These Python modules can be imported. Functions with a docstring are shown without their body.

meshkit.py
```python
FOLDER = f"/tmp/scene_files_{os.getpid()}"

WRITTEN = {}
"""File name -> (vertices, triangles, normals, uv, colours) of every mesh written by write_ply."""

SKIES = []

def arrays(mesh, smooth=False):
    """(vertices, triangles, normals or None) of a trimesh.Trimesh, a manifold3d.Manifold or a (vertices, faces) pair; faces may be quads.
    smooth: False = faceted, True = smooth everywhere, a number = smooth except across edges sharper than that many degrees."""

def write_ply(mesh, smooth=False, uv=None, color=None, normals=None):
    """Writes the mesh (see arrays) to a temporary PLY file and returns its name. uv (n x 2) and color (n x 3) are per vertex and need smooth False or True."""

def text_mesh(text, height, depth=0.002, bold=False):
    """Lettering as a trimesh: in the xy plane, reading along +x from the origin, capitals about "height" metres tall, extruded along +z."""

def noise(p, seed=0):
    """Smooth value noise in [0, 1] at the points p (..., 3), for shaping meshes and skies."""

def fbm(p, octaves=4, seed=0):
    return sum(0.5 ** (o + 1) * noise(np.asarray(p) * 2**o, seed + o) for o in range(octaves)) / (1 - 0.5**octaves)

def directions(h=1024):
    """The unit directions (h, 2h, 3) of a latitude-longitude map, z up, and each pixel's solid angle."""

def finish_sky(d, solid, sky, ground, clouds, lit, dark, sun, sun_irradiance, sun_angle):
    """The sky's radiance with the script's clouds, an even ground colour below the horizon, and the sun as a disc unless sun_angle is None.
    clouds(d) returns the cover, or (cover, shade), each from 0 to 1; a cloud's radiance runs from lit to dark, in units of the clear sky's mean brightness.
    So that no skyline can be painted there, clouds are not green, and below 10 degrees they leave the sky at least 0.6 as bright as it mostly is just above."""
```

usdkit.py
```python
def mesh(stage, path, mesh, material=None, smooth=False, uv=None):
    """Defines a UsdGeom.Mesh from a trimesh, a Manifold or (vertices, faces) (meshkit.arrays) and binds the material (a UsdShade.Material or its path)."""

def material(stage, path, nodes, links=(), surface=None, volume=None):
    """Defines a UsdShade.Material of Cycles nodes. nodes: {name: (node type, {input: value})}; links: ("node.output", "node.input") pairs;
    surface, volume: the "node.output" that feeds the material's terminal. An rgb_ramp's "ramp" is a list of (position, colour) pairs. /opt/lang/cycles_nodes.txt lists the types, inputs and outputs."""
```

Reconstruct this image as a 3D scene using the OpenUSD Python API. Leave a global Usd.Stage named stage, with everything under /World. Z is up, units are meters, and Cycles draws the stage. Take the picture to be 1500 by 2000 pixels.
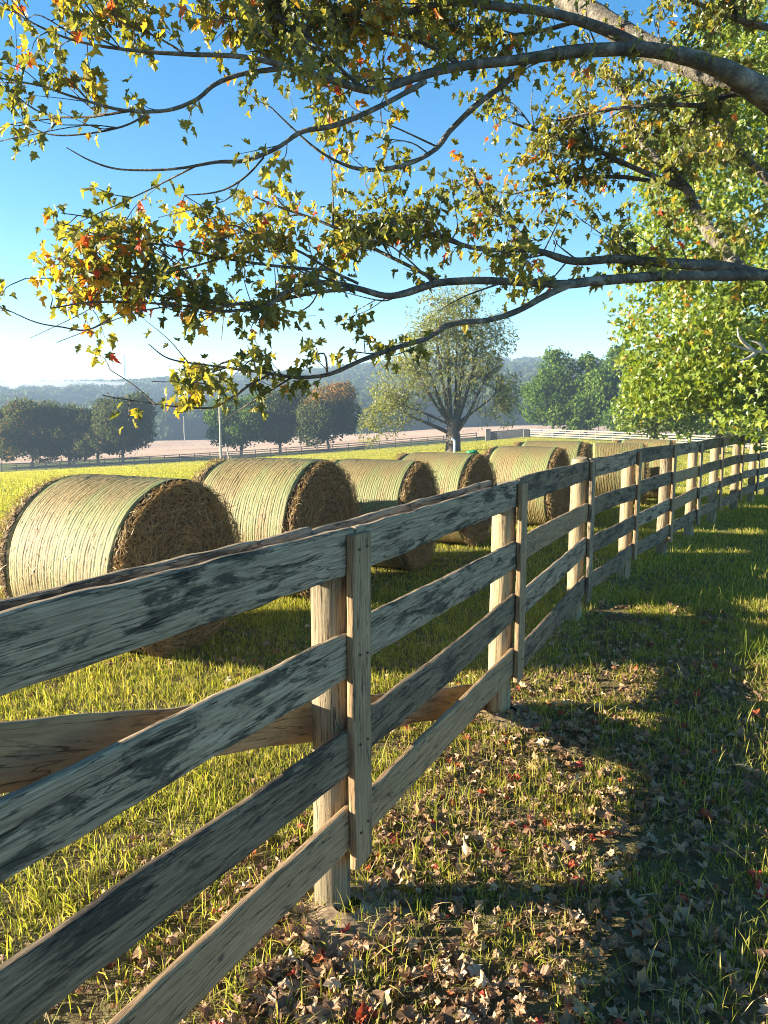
import math, numpy as np, trimesh, usdkit, meshkit
from pxr import Usd, UsdGeom, UsdLux, UsdShade, Gf, Sdf, Vt
from scipy.interpolate import RBFInterpolator

stage = Usd.Stage.CreateInMemory()
UsdGeom.SetStageUpAxis(stage, "Z")
UsdGeom.SetStageMetersPerUnit(stage, 1.0)
W = UsdGeom.Xform.Define(stage, "/World")
stage.SetDefaultPrim(W.GetPrim())
UsdGeom.Scope.Define(stage, "/World/Looks")

# ------------------------------------------------------------------ camera, sky, sun, exposure
EYE, PITCH, FPX = 1.7, math.atan(188 / 1450.0), 1450.0
cam = UsdGeom.Camera.Define(stage, "/World/camera")
cam.CreateHorizontalApertureAttr(36.0)
cam.CreateVerticalApertureAttr(48.0)
cam.CreateFocalLengthAttr(36.0 * FPX / 1500)
cam.CreateClippingRangeAttr(Gf.Vec2f(0.05, 8000))
cam.CreateExposureAttr(2.65)
cam.AddTranslateOp().Set(Gf.Vec3d(0, 0, EYE))
cam.AddRotateXOp().Set(90 - math.degrees(PITCH))

SUN_AZ, SUN_EL = math.radians(-92.0), math.radians(14.0)      # azimuth from +y towards +x
SUN = np.array([math.sin(SUN_AZ) * math.cos(SUN_EL), math.cos(SUN_AZ) * math.cos(SUN_EL), math.sin(SUN_EL)])
dome = UsdLux.DomeLight.Define(stage, "/World/sky")
sky_m = usdkit.material(stage, "/World/Looks/sky", {
    "t": ("sky_texture", {"sky_type": "single_scattering", "sun_disc": False, "sun_elevation": SUN_EL, "sun_rotation": SUN_AZ,
                          "air_density": 1.0, "aerosol_density": 0.15, "ozone_density": 2.2, "altitude": 200.0}),
    "h": ("hsv", {"saturation": 1.45, "value": 0.93}),
    "b": ("background_shader", {"strength": 0.05})},
    [("t.color", "h.color"), ("h.color", "b.color")], surface="b.background")
UsdShade.MaterialBindingAPI.Apply(dome.GetPrim()).Bind(sky_m)
dome.GetPrim().SetCustomDataByKey("kind", "structure")
sun = UsdLux.DistantLight.Define(stage, "/World/sun")
sun.CreateNormalizeAttr(True)
sun.CreateIntensityAttr(1.25)
sun.CreateAngleAttr(0.53)
sun.CreateColorAttr(Gf.Vec3f(1.0, 0.87, 0.68))
zax = SUN / np.linalg.norm(SUN)
xax = np.cross([0, 0, 1.0], zax); xax /= np.linalg.norm(xax)
yax = np.cross(zax, xax)
sun.AddTransformOp().Set(Gf.Matrix4d(*xax, 0, *yax, 0, *zax, 0, 0, 0, 30, 1))

# ------------------------------------------------------------------ helpers
USED = {}
def numbered(path):
    k = USED.get(path, -1) + 1
    USED[path] = k
    return path if k == 0 else f"{path}_{k:03d}"

def tag(p, label=None, cat=None, group=None, kind=None):
    p = p.GetPrim() if hasattr(p, "GetPrim") else p
    for k, v in (("label", label), ("category", cat), ("group", group), ("kind", kind)):
        if v:
            p.SetCustomDataByKey(k, v)
    return p

def frame(origin, xdir, zdir=(0, 0, 1.0)):
    x = np.asarray(xdir, float); x = x / np.linalg.norm(x)
    y = np.cross(zdir, x); y /= np.linalg.norm(y)
    z = np.cross(x, y)
    m = np.eye(4); m[:3, 0], m[:3, 1], m[:3, 2], m[:3, 3] = x, y, z, origin
    return m

def setx(prim, m):
    UsdGeom.Xformable(prim).AddTransformOp().Set(Gf.Matrix4d(*np.asarray(m, float).T.ravel().tolist()))

def thing(name, label, cat, m=None, group=None, loc=None):
    x = UsdGeom.Xform.Define(stage, numbered("/World/" + name))
    if loc is not None:
        m = np.eye(4); m[:3, 3] = loc
    if m is not None:
        setx(x, m)
    tag(x, label, cat, group)
    return x

def obj(name, mesh, mat, parent=None, m=None, smooth=False, tint=None, **kw):
    base = str(parent.GetPath()) if parent is not None else "/World"
    p = usdkit.mesh(stage, numbered(base + "/" + name), mesh, M[mat] if isinstance(mat, str) else mat, smooth=smooth)
    if tint is not None:
        UsdGeom.PrimvarsAPI(p).CreatePrimvar("tint", Sdf.ValueTypeNames.FloatArray, "vertex").Set(Vt.FloatArray.FromNumpy(np.asarray(tint, np.float32)))
    if m is not None:
        setx(p, m)
    if kw:
        tag(p, **kw)
    return p

def ray(px, py):
    z = -(py - 1000) / FPX
    return np.array([(px - 750) / FPX, math.cos(PITCH) + z * math.sin(PITCH), -math.sin(PITCH) + z * math.cos(PITCH)])

def at(px, py, depth):
    d = ray(px, py)
    return np.array([0, 0, EYE]) + d * depth / d[1]

def spline(pts, n):
    """Catmull-Rom through rows of pts (any number of columns), about n samples."""
    p = np.asarray(pts, float)
    if len(p) == 2:
        t = np.linspace(0, 1, n)[:, None]
        return p[0] * (1 - t) + p[1] * t
    e = np.vstack([2 * p[0] - p[1], p, 2 * p[-1] - p[-2]])
    k = max(2, int(math.ceil(n / (len(p) - 1))))
    out = []
    for i in range(len(p) - 1):
        a, b, c, d = e[i:i + 4]
        t = np.linspace(0, 1, k, endpoint=False)[:, None]
        out.append(0.5 * (2 * b + (c - a) * t + (2 * a - 5 * b + 4 * c - d) * t * t + (3 * b - a - 3 * c + d) * t ** 3))
    return np.vstack(out + [p[-1:]])

def tube(points, radii, sides=6):
    p = np.asarray(points, float); n = len(p)
    r = np.broadcast_to(np.asarray(radii, float), (n,))
    t = np.gradient(p, axis=0); t /= np.linalg.norm(t, axis=1, keepdims=True) + 1e-12
    a = np.cross(t, np.where(np.abs(t[:, 2:]) < 0.9, [0, 0, 1.0], [1.0, 0, 0])); a /= np.linalg.norm(a, axis=1, keepdims=True) + 1e-12
    b = np.cross(t, a); ang = np.arange(sides) * 2 * np.pi / sides
    v = p[:, None] + r[:, None, None] * (np.cos(ang)[None, :, None] * a[:, None] + np.sin(ang)[None, :, None] * b[:, None])
    i, j = np.meshgrid(np.arange(n - 1), np.arange(sides), indexing="ij")
    q = np.stack([i * sides + j, i * sides + (j + 1) % sides, (i + 1) * sides + (j + 1) % sides, (i + 1) * sides + j], -1).reshape(-1, 4)
    v = np.vstack([v.reshape(-1, 3), p[:1], p[-1:]])
    k = np.arange(sides)
    caps = np.vstack([np.stack([np.full(sides, n * sides), (k + 1) % sides, k], 1), np.stack([np.full(sides, n * sides + 1), (n - 1) * sides + k, (n - 1) * sides + (k + 1) % sides], 1)])
    return v, np.vstack([q[:, [0, 1, 2]], q[:, [0, 2, 3]], caps])

def join(parts):
    vs, fs, n = [], [], 0
    for v, f in parts:
        vs.append(np.asarray(v)); fs.append(np.asarray(f) + n); n += len(v)
    return np.vstack(vs), np.vstack(fs)

def scatter(shape, mats):
    """Copies of (v, f) under each 4x4 of mats, as one mesh; also the copy index of each vertex."""
    v, f = shape
    vv = np.einsum("nij,kj->nki", mats[:, :3, :3], v) + mats[:, None, :3, 3]
    ff = f[None] + (np.arange(len(mats)) * len(v))[:, None, None]
    return vv.reshape(-1, 3), ff.reshape(-1, 3), np.repeat(np.arange(len(mats)), len(v))

def bases(y, z, scale):
    """n matrices whose local y points along y and local z nearly along z."""
    y = y / (np.linalg.norm(y, axis=1, keepdims=True) + 1e-9)
    x = np.cross(y, z); x /= np.linalg.norm(x, axis=1, keepdims=True) + 1e-9
    zz = np.cross(x, y)
    m = np.zeros((len(y), 4, 4)); m[:, 3, 3] = 1
    s = np.broadcast_to(np.asarray(scale, float), (len(y),))[:, None]
    m[:, :3, 0], m[:, :3, 1], m[:, :3, 2] = x * s, y * s, zz * s
    return m

def instancer(name, protos, mats, idx, label, cat, mat):
    """A PointInstancer of stuff; protos are (v, f, tint)."""
    path = numbered("/World/" + name)
    pi = UsdGeom.PointInstancer.Define(stage, path)
    paths = []
    for k, (v, f, t) in enumerate(protos):
        q = usdkit.mesh(stage, f"{path}/kind_{k}", (v, f), M[mat] if isinstance(mat, str) else mat[k])
        UsdGeom.PrimvarsAPI(q).CreatePrimvar("tint", Sdf.ValueTypeNames.FloatArray, "vertex").Set(Vt.FloatArray.FromNumpy(np.asarray(t, np.float32)))
        paths.append(q.GetPath())
    pi.CreatePrototypesRel().SetTargets(paths)
    pi.CreateProtoIndicesAttr(Vt.IntArray.FromNumpy(np.asarray(idx, np.int32)))
    m = np.asarray(mats)
    sc = np.linalg.norm(m[:, :3, :3], axis=1)
    rot = m[:, :3, :3] / sc[:, None, :]
    from scipy.spatial.transform import Rotation
    qs = Rotation.from_matrix(rot).as_quat()
    pi.CreatePositionsAttr(Vt.Vec3fArray.FromNumpy(m[:, :3, 3].astype(np.float32)))
    pi.CreateScalesAttr(Vt.Vec3fArray.FromNumpy(sc.astype(np.float32)))
    pi.CreateOrientationsAttr(Vt.QuathArray([Gf.Quath(float(q[3]), float(q[0]), float(q[1]), float(q[2])) for q in qs]))
    tag(pi, label, cat, kind="stuff")
    return pi

def yaw(pos, ang, s, rng=None, tilt=0.0):
    n = len(pos); c, k = np.cos(ang), np.sin(ang)
    m = np.zeros((n, 4, 4)); m[:, 3, 3] = 1
    s = np.broadcast_to(np.asarray(s, float), (n,))
    m[:, 0, 0], m[:, 0, 1], m[:, 1, 0], m[:, 1, 1], m[:, 2, 2] = c * s, -k * s, k * s, c * s, s
    m[:, :3, 3] = pos
    return m

# ------------------------------------------------------------------ materials
M = {}
def mat(name, nodes, links, surface=None, volume=None):
    M[name] = usdkit.material(stage, "/World/Looks/" + name, nodes, links, surface=surface, volume=volume)

def leaf_mat(name, ramp, trans=0.45, rough=0.45, spec=0.35, tcol=(1.5, 1.5, 0.7)):
    mat(name, {
        "a": ("attribute", {"attribute": "tint"}), "r": ("rgb_ramp", {"ramp": ramp}),
        "p": ("principled_bsdf", {"roughness": rough, "specular_ior_level": spec}),
        "tc": ("mix_color", {"blend_type": "multiply", "fac": 1.0, "b": tcol, "use_clamp": False}),
        "t": ("translucent_bsdf", {}), "m": ("mix_closure", {"fac": trans})},
        [("a.fac", "r.fac"), ("r.color", "p.base_color"), ("r.color", "tc.a"), ("tc.result", "t.color"), ("p.BSDF", "m.closure1"), ("t.BSDF", "m.closure2")], surface="m.closure")

leaf_mat("maple_leaf", [(0, (.06, .078, .022)), (.25, (.13, .15, .034)), (.5, (.25, .24, .05)), (.74, (.40, .31, .05)), (.86, (.48, .30, .03)), (.93, (.52, .17, .03)), (1, (.45, .06, .03))], .5, .35, .5, (1.8, 1.55, .65))
leaf_mat("maple_green", [(0, (.055, .09, .018)), (.4, (.13, .19, .028)), (.75, (.27, .29, .04)), (.9, (.40, .28, .035)), (1, (.45, .15, .03))], .42, .35, .5, (1.6, 1.6, .6))
leaf_mat("tree_leaf", [(0, (.03, .062, .012)), (.35, (.065, .12, .018)), (.7, (.15, .20, .03)), (.9, (.22, .20, .04)), (1, (.32, .15, .04))], .35, .7, .06)
leaf_mat("willow_leaf", [(0, (.10, .12, .035)), (.6, (.18, .19, .06)), (1, (.27, .24, .09))], .45)
leaf_mat("dusky_leaf", [(0, (.04, .058, .018)), (.55, (.075, .09, .024)), (.82, (.14, .115, .03)), (1, (.26, .115, .03))], .3, .7, .06)
leaf_mat("wood_leaf", [(0, (.035, .055, .018)), (.6, (.05, .072, .022)), (.9, (.075, .08, .027)), (1, (.11, .085, .03))], .2, .7, .06)
leaf_mat("grass_blade", [(0, (.06, .095, .016)), (.35, (.15, .19, .028)), (.62, (.28, .275, .045)), (.84, (.42, .35, .10)), (1, (.48, .38, .19))], .5, .6, .18)
leaf_mat("litter", [(0, (.09, .05, .028)), (.35, (.21, .125, .065)), (.7, (.38, .255, .14)), (.86, (.56, .42, .27)), (.92, (.34, .09, .03)), (1, (.38, .04, .03))], .2, .5, .3, (1.2, 1.0, .8))
leaf_mat("straw", [(0, (.18, .115, .05)), (.4, (.30, .20, .085)), (.8, (.43, .32, .15)), (1, (.56, .46, .25))], .2, .5, .3, (1.1, 1, .8))

def wood_mat(name, pale, mid, dark, paint, amount, vscale=(1.3, 30, 26), bumpd=0.004, rough=.8, crack=(.55, 12, 11), depth=.7):
    """Weathered board: grain along local x, flaking dark paint over it."""
    mat(name, {
        "tc": ("texture_coordinate", {}), "oi": ("object_info", {}),
        "off": ("vector_math", {"math_type": "add"}), "cx": ("combine_xyz", {}), "k": ("math", {"math_type": "multiply", "value2": 37.0}),
        "mp": ("mapping", {"scale": vscale}),
        "n1": ("noise_texture", {"scale": 6.0, "detail": 6.0, "roughness": .65, "distortion": .6}),
        "n2": ("noise_texture", {"scale": 2.2, "detail": 4.0}),
        "mp3": ("mapping", {"scale": crack}), "n3": ("noise_texture", {"scale": 3.0, "detail": 4.0, "distortion": .4}),
        "ca": ("math", {"math_type": "subtract", "value2": .5}), "cb": ("math", {"math_type": "absolute"}), "cr": ("rgb_ramp", {"ramp": [(0, (.0, .0, .0)), (.004, (.2, .2, .2)), (.010, (1, 1, 1))]}),
        "cm": ("mix_color", {"blend_type": "multiply", "fac": depth}), "ch": ("math", {"math_type": "add"}),
        "mp2": ("mapping", {"scale": (2.3, 13.0, 12.0)}),
        "np": ("noise_texture", {"scale": 1.7, "detail": 9.0, "roughness": .74, "distortion": .5}),
        "ramp": ("rgb_ramp", {"ramp": [(.25, dark), (.45, mid), (.68, pale), (1, pale)]}),
        "var": ("mix_color", {"blend_type": "overlay", "fac": .35}),
        "pr": ("rgb_ramp", {"ramp": [(amount - .04, (.95, .95, .95)), (amount, (.55, .55, .55)), (amount + .035, (0, 0, 0))]}),
        "pm": ("mix_color", {"b": paint}),
        "sub": ("math", {"math_type": "multiply", "value2": .6}), "hh": ("math", {"math_type": "add"}),
        "b": ("bump", {"distance": bumpd, "strength": 1.0}),
        "p": ("principled_bsdf", {"roughness": rough, "specular_ior_level": .25})},
        [("oi.random", "k.value1"), ("k.value", "cx.x"), ("k.value", "cx.z"), ("tc.object", "off.vector1"), ("cx.vector", "off.vector2"),
         ("off.vector", "mp.vector"), ("mp.vector", "n1.vector"), ("off.vector", "n2.vector"), ("off.vector", "mp2.vector"), ("mp2.vector", "np.vector"), ("off.vector", "mp3.vector"), ("mp3.vector", "n3.vector"), ("n3.fac", "ca.value1"), ("ca.value", "cb.value1"), ("cb.value", "cr.fac"), ("cr.color", "cm.b"),
         ("n1.fac", "ramp.fac"), ("ramp.color", "var.a"), ("n2.fac", "var.b"), ("np.fac", "pr.fac"), ("pr.color", "pm.fac"), ("var.result", "pm.a"),
         ("pm.result", "cm.a"), ("cm.result", "p.base_color"), ("hh.value", "ch.value1"), ("cr.color", "ch.value2"), ("np.fac", "sub.value1"), ("n1.fac", "hh.value1"), ("sub.value", "hh.value2"), ("ch.value", "b.height"), ("b.normal", "p.normal")], surface="p.BSDF")

wood_mat("board_wood", (.40, .305, .195), (.23, .175, .11), (.078, .06, .038), (.043, .037, .025), .46)
wood_mat("board_dark", (.24, .175, .105), (.13, .095, .056), (.05, .037, .024), (.035, .029, .019), .46)
wood_mat("board_brown", (.36, .245, .135), (.235, .155, .08), (.085, .055, .03), (.045, .038, .026), .37)
wood_mat("brace_wood", (.215, .165, .088), (.165, .125, .066), (.085, .064, .036), (.07, .06, .038), .40, (1.2, 14, 9))
wood_mat("post_wood", (.34, .275, .165), (.235, .185, .105), (.08, .06, .036), (.10, .085, .055), .30, (24, 24, 1.0), .004, .8, (14, 14, .45), .8)
wood_mat("post_grey", (.26, .215, .14), (.175, .14, .085), (.06, .046, .03), (.075, .066, .045), .36, (24, 24, 1.0), .006, .85, (14, 14, .45), .9)
wood_mat("pale_rail", (.36, .32, .25), (.28, .25, .19), (.16, .14, .11), (.15, .15, .14), .3)
wood_mat("dark_rail", (.09, .09, .085), (.06, .06, .058), (.03, .03, .03), (.02, .02, .02), .4)

def bark_mat(name, a, b, c, sc=7.0, d=.012):
    mat(name, {
        "g": ("geometry", {}), "n": ("noise_texture", {"scale": sc, "detail": 8.0, "roughness": .7, "distortion": .8}), "n2": ("noise_texture", {"scale": sc * 6, "detail": 4.0}),
        "r": ("rgb_ramp", {"ramp": [(.3, a), (.5, b), (.7, c)]}), "h": ("math", {"math_type": "add"}),
        "b": ("bump", {"distance": d, "strength": .9}), "p": ("principled_bsdf", {"roughness": .85, "specular_ior_level": .2})},
        [("g.position", "n.vector"), ("g.position", "n2.vector"), ("n.fac", "r.fac"), ("r.color", "p.base_color"), ("n.fac", "h.value1"), ("n2.fac", "h.value2"), ("h.value", "b.height"), ("b.normal", "p.normal")], surface="p.BSDF")
bark_mat("maple_bark", (.035, .03, .024), (.10, .088, .068), (.27, .245, .19), 9.0, .02)
bark_mat("pale_bark", (.20, .17, .13), (.36, .32, .25), (.5, .46, .38))
bark_mat("far_bark", (.05, .042, .035), (.09, .075, .06), (.14, .12, .10), 2.0, .05)

def plain(name, col, rough=.7, n=8.0, amt=.35, spec=.3):
    lo = tuple(c * (1 - amt) for c in col); hi = tuple(min(1, c * (1 + amt)) for c in col)
    mat(name, {"g": ("geometry", {}), "n": ("noise_texture", {"scale": n, "detail": 5.0, "roughness": .65}), "r": ("rgb_ramp", {"ramp": [(.3, lo), (.7, hi)]}),
               "b": ("bump", {"distance": .01, "strength": .4}), "p": ("principled_bsdf", {"roughness": rough, "specular_ior_level": spec})},
        [("g.position", "n.vector"), ("n.fac", "r.fac"), ("r.color", "p.base_color"), ("n.fac", "b.height"), ("b.normal", "p.normal")], surface="p.BSDF")
plain("pole_wood", (.34, .29, .22), .8, 5)
plain("steel", (.30, .31, .32), .5, 4, .1)
plain("white_pipe", (.75, .75, .72), .4, 6, .08)
plain("dark_wall", (.06, .065, .07), .8, 1.5)
plain("pier", (.17, .15, .13), .8, 2)
plain("green_net", (.03, .22, .09), .5, 40, .4)
plain("dead_stalk", (.30, .24, .13), .8, 20)
plain("stake_dark", (.02, .02, .02), .8, 10)
plain("nail_rust", (.08, .045, .03), .7, 60)
plain("soil", (.20, .145, .09), .95, 30, .4, .05)
plain("broad_leaf", (.12, .22, .03), .45, 30, .2)

# ground: grass over soil
mat("ground", {
    "g": ("geometry", {}), "n1": ("noise_texture", {"scale": .35, "detail": 5.0}), "n2": ("noise_texture", {"scale": 9.0, "detail": 7.0, "roughness": .7}), "n3": ("noise_texture", {"scale": 60.0, "detail": 4.0}),
    "r1": ("rgb_ramp", {"ramp": [(.3, (.085, .11, .025)), (.6, (.14, .16, .035)), (.8, (.19, .17, .06))]}),
    "r2": ("rgb_ramp", {"ramp": [(.3, (.06, .042, .022)), (.5, (.12, .098, .042)), (.7, (.19, .165, .07))]}),
    "sx": ("separate_xyz", {}), "mr": ("map_range", {"from_min": 5.0, "from_max": 16.0, "to_min": 0.0, "to_max": 1.0, "clamp": True}),
    "m": ("mix_color", {}), "h": ("math", {"math_type": "add"}), "b": ("bump", {"distance": .03, "strength": .8}),
    "p": ("principled_bsdf", {"roughness": .9, "specular_ior_level": .1})},
    [("g.position", "n1.vector"), ("g.position", "n2.vector"), ("g.position", "n3.vector"), ("n1.fac", "r1.fac"), ("n2.fac", "r2.fac"), ("g.position", "sx.vector"), ("sx.y", "mr.value"),
     ("mr.result", "m.fac"), ("r2.color", "m.a"), ("r1.color", "m.b"), ("m.result", "p.base_color"), ("n2.fac", "h.value1"), ("n3.fac", "h.value2"), ("h.value", "b.height"), ("b.normal", "p.normal")], surface="p.BSDF")
mat("stubble", {
    "g": ("geometry", {}), "n1": ("noise_texture", {"scale": .06, "detail": 6.0}), "n2": ("noise_texture", {"scale": 1.1, "detail": 6.0, "roughness": .7}),
    "a": ("math", {"math_type": "add"}), "k": ("math", {"math_type": "multiply", "value2": .5}),
    "r": ("rgb_ramp", {"ramp": [(.35, (.30, .20, .13)), (.5, (.42, .29, .20)), (.65, (.52, .38, .27))]}), "b": ("bump", {"distance": .5, "strength": 1.0}),
    "p": ("principled_bsdf", {"roughness": .9, "specular_ior_level": .1})},
    [("g.position", "n1.vector"), ("g.position", "n2.vector"), ("n1.fac", "a.value1"), ("n2.fac", "a.value2"), ("a.value", "k.value1"), ("k.value", "r.fac"), ("r.color", "p.base_color"), ("n2.fac", "b.height"), ("b.normal", "p.normal")], surface="p.BSDF")
# bale: net-wrapped side and cut end
mat("net_wrap", {
    "tc": ("texture_coordinate", {}), "w": ("wave_texture", {"bands_direction": "x", "scale": 15.0, "distortion": .5, "detail": 3.0, "detail_scale": 1.5}),
    "mpn": ("mapping", {"scale": (1.6, .8, .8)}), "n": ("noise_texture", {"scale": 75.0, "detail": 5.0, "roughness": .8}), "mp": ("mapping", {"scale": (3.2, .55, .55)}), "n2": ("noise_texture", {"scale": 2.0, "detail": 3.0}),
    "n4": ("noise_texture", {"scale": 3.0, "detail": 4.0}),
    "r": ("rgb_ramp", {"ramp": [(.34, (.085, .06, .022)), (.45, (.185, .14, .055)), (.55, (.26, .21, .09)), (.68, (.38, .32, .16))]}),
    "gr": ("rgb_ramp", {"ramp": [(.5, (0, 0, 0)), (.66, (.6, .6, .6))]}), "gm": ("mix_color", {"b": (.17, .235, .085)}), "wr": ("rgb_ramp", {"ramp": [(.05, (.56, .53, .46)), (.5, (.95, .95, .95)), (1, (1.0, 1.0, .98))]}), "wm": ("mix_color", {"blend_type": "multiply", "fac": 1.0}),
    "sh": ("math", {"math_type": "multiply", "value2": .35}), "h": ("math", {"math_type": "add"}), "b": ("bump", {"distance": .008, "strength": .6}),
    "p": ("principled_bsdf", {"roughness": .6, "specular_ior_level": .3})},
    [("tc.object", "w.vector"), ("tc.object", "mpn.vector"), ("mpn.vector", "n.vector"), ("tc.object", "mp.vector"), ("mp.vector", "n2.vector"), ("n.fac", "r.fac"), ("n2.fac", "gr.fac"), ("gr.color", "gm.fac"), ("r.color", "gm.a"), ("gm.result", "wm.a"), ("w.fac", "wr.fac"), ("wr.color", "wm.b"), ("wm.result", "p.base_color"),
     ("w.fac", "sh.value1"), ("sh.value", "h.value1"), ("n.fac", "h.value2"), ("h.value", "b.height"), ("b.normal", "p.normal")], surface="p.BSDF")
mat("bale_end", {
    "tc": ("texture_coordinate", {}), "w": ("wave_texture", {"wave_type": "rings", "rings_direction": "x", "scale": 5.0, "distortion": 16.0, "detail": 5.0, "detail_scale": 2.5}),
    "n": ("noise_texture", {"scale": 45.0, "detail": 7.0, "roughness": .75}), "a": ("math", {"math_type": "add"}), "k": ("math", {"math_type": "multiply", "value2": .5}),
    "r": ("rgb_ramp", {"ramp": [(.2, (.09, .058, .03)), (.45, (.165, .11, .056)), (.62, (.235, .16, .082)), (.85, (.32, .23, .125))]}),
    "b": ("bump", {"distance": .04, "strength": 1.0}), "p": ("principled_bsdf", {"roughness": .8, "specular_ior_level": .2})},
    [("tc.object", "w.vector"), ("tc.object", "n.vector"), ("w.fac", "a.value1"), ("n.fac", "a.value2"), ("a.value", "k.value1"), ("k.value", "r.fac"), ("r.color", "p.base_color"), ("a.value", "b.height"), ("b.normal", "p.normal")], surface="p.BSDF")

# ------------------------------------------------------------------ terrain
AZ = np.array([-60, -27.3, -12.4, -2, 4, 11, 20.8, 27, 60.0])
ZF = np.array([-8.5, -7.7, -5.5, -3.9, -2.8, -1.55, -1.9, -2.1, -2.5])        # height at the far fences
DF = np.array([130, 124, 120, 118, 115, 112, 96, 82, 80.0])                     # their distance
Z3 = np.array([-10.5, -10.2, -9.8, -6.5, -4.5, -2.6, -2.4, -2.4, -3.0])        # at 300 m
ZH = np.array([24, 28, 34, 44, 50, 54, 52, 48, 40.0])                           # ridge at 900 m
def T(x, y):
    x, y = np.asarray(x, float), np.asarray(y, float)
    a = np.degrees(np.arctan2(x, np.maximum(np.abs(y), 1e-3)))
    ya = np.where(y > 0, y, 0)
    zf, df, z3, zh = (np.interp(a, AZ, k) for k in (ZF, DF, Z3, ZH))
    t = np.clip((ya - 13) / (df - 13), 0, 1)
    z = zf * t ** 1.08
    t2 = np.clip((ya - df) / (300 - df), 0, 1)
    z = z + (z3 - zf) * t2
    t3 = np.clip((ya - 330) / 570, 0, 1)
    bump = 5 * (meshkit.fbm(np.stack([x / 160, y / 160, 0 * x], -1), 3, 5) - .5)
    z = z + (zh - z3) * (t3 ** 1.15 * (1.6 - .6 * t3)) + bump * np.clip((ya - 200) / 400, 0, 1) * 2.2
    z = np.where(ya > 930, z * np.clip(1 - (ya - 930) / 900, 0, 1), z)
    z = z + .02 * (meshkit.noise(np.stack([x / 1.3, y / 1.3, 0 * x], -1), 3) - .5) * np.clip(1 - ya / 60, 0, 1)
    return z
ang = np.radians(np.concatenate([np.linspace(-180, -46, 24, endpoint=False), np.linspace(-46, 46, 185), np.linspace(46, 180, 24, endpoint=False)[1:]]))
rad = np.concatenate([[0.0], np.geomspace(.4, 3000, 250)])
R, A = np.meshgrid(rad, ang, indexing="ij")
GX, GY = R * np.sin(A), R * np.cos(A)
GZ = T(GX, GY)
na = len(ang)
ii, jj = np.meshgrid(np.arange(len(rad) - 1), np.arange(na), indexing="ij")
quads = np.stack([ii * na + jj, ii * na + (jj + 1) % na, (ii + 1) * na + (jj + 1) % na, (ii + 1) * na + jj], -1).reshape(-1, 4)[:, ::-1]
obj("ground", (np.stack([GX, GY, GZ], -1).reshape(-1, 3), quads), "ground", smooth=True, kind="structure", label="mown green pasture sloping away to the valley and the hills", cat="ground")

def sheet(name, px0, px1, y0, y1, lift, label, ragged=0.0):
    """A ground patch between two depths, following the terrain."""
    u = np.linspace(0, 1, 90); w = np.linspace(0, 1, 26)
    U, V = np.meshgrid(u, w, indexing="ij")
    s = px0 + (px1 - px0) * U
    e0 = y0[0] + (y0[1] - y0[0]) * U + ragged * (meshkit.noise(np.stack([U * 9, 0 * U, 0 * U], -1), 7) - .5)
    e1 = y1[0] + (y1[1] - y1[0]) * U + ragged * (meshkit.noise(np.stack([U * 9, 0 * U + 5, 0 * U], -1), 8) - .5)
    Y = e0 + (e1 - e0) * V; X = s * Y
    Z = T(X, Y) + lift
    i, j = np.meshgrid(np.arange(89), np.arange(25), indexing="ij")
    q = np.stack([i * 26 + j, (i + 1) * 26 + j, (i + 1) * 26 + j + 1, i * 26 + j + 1], -1).reshape(-1, 4)
    obj(name, (np.stack([X, Y, Z], -1).reshape(-1, 3), q), "stubble", smooth=True, kind="structure", label=label, cat="field")
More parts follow.
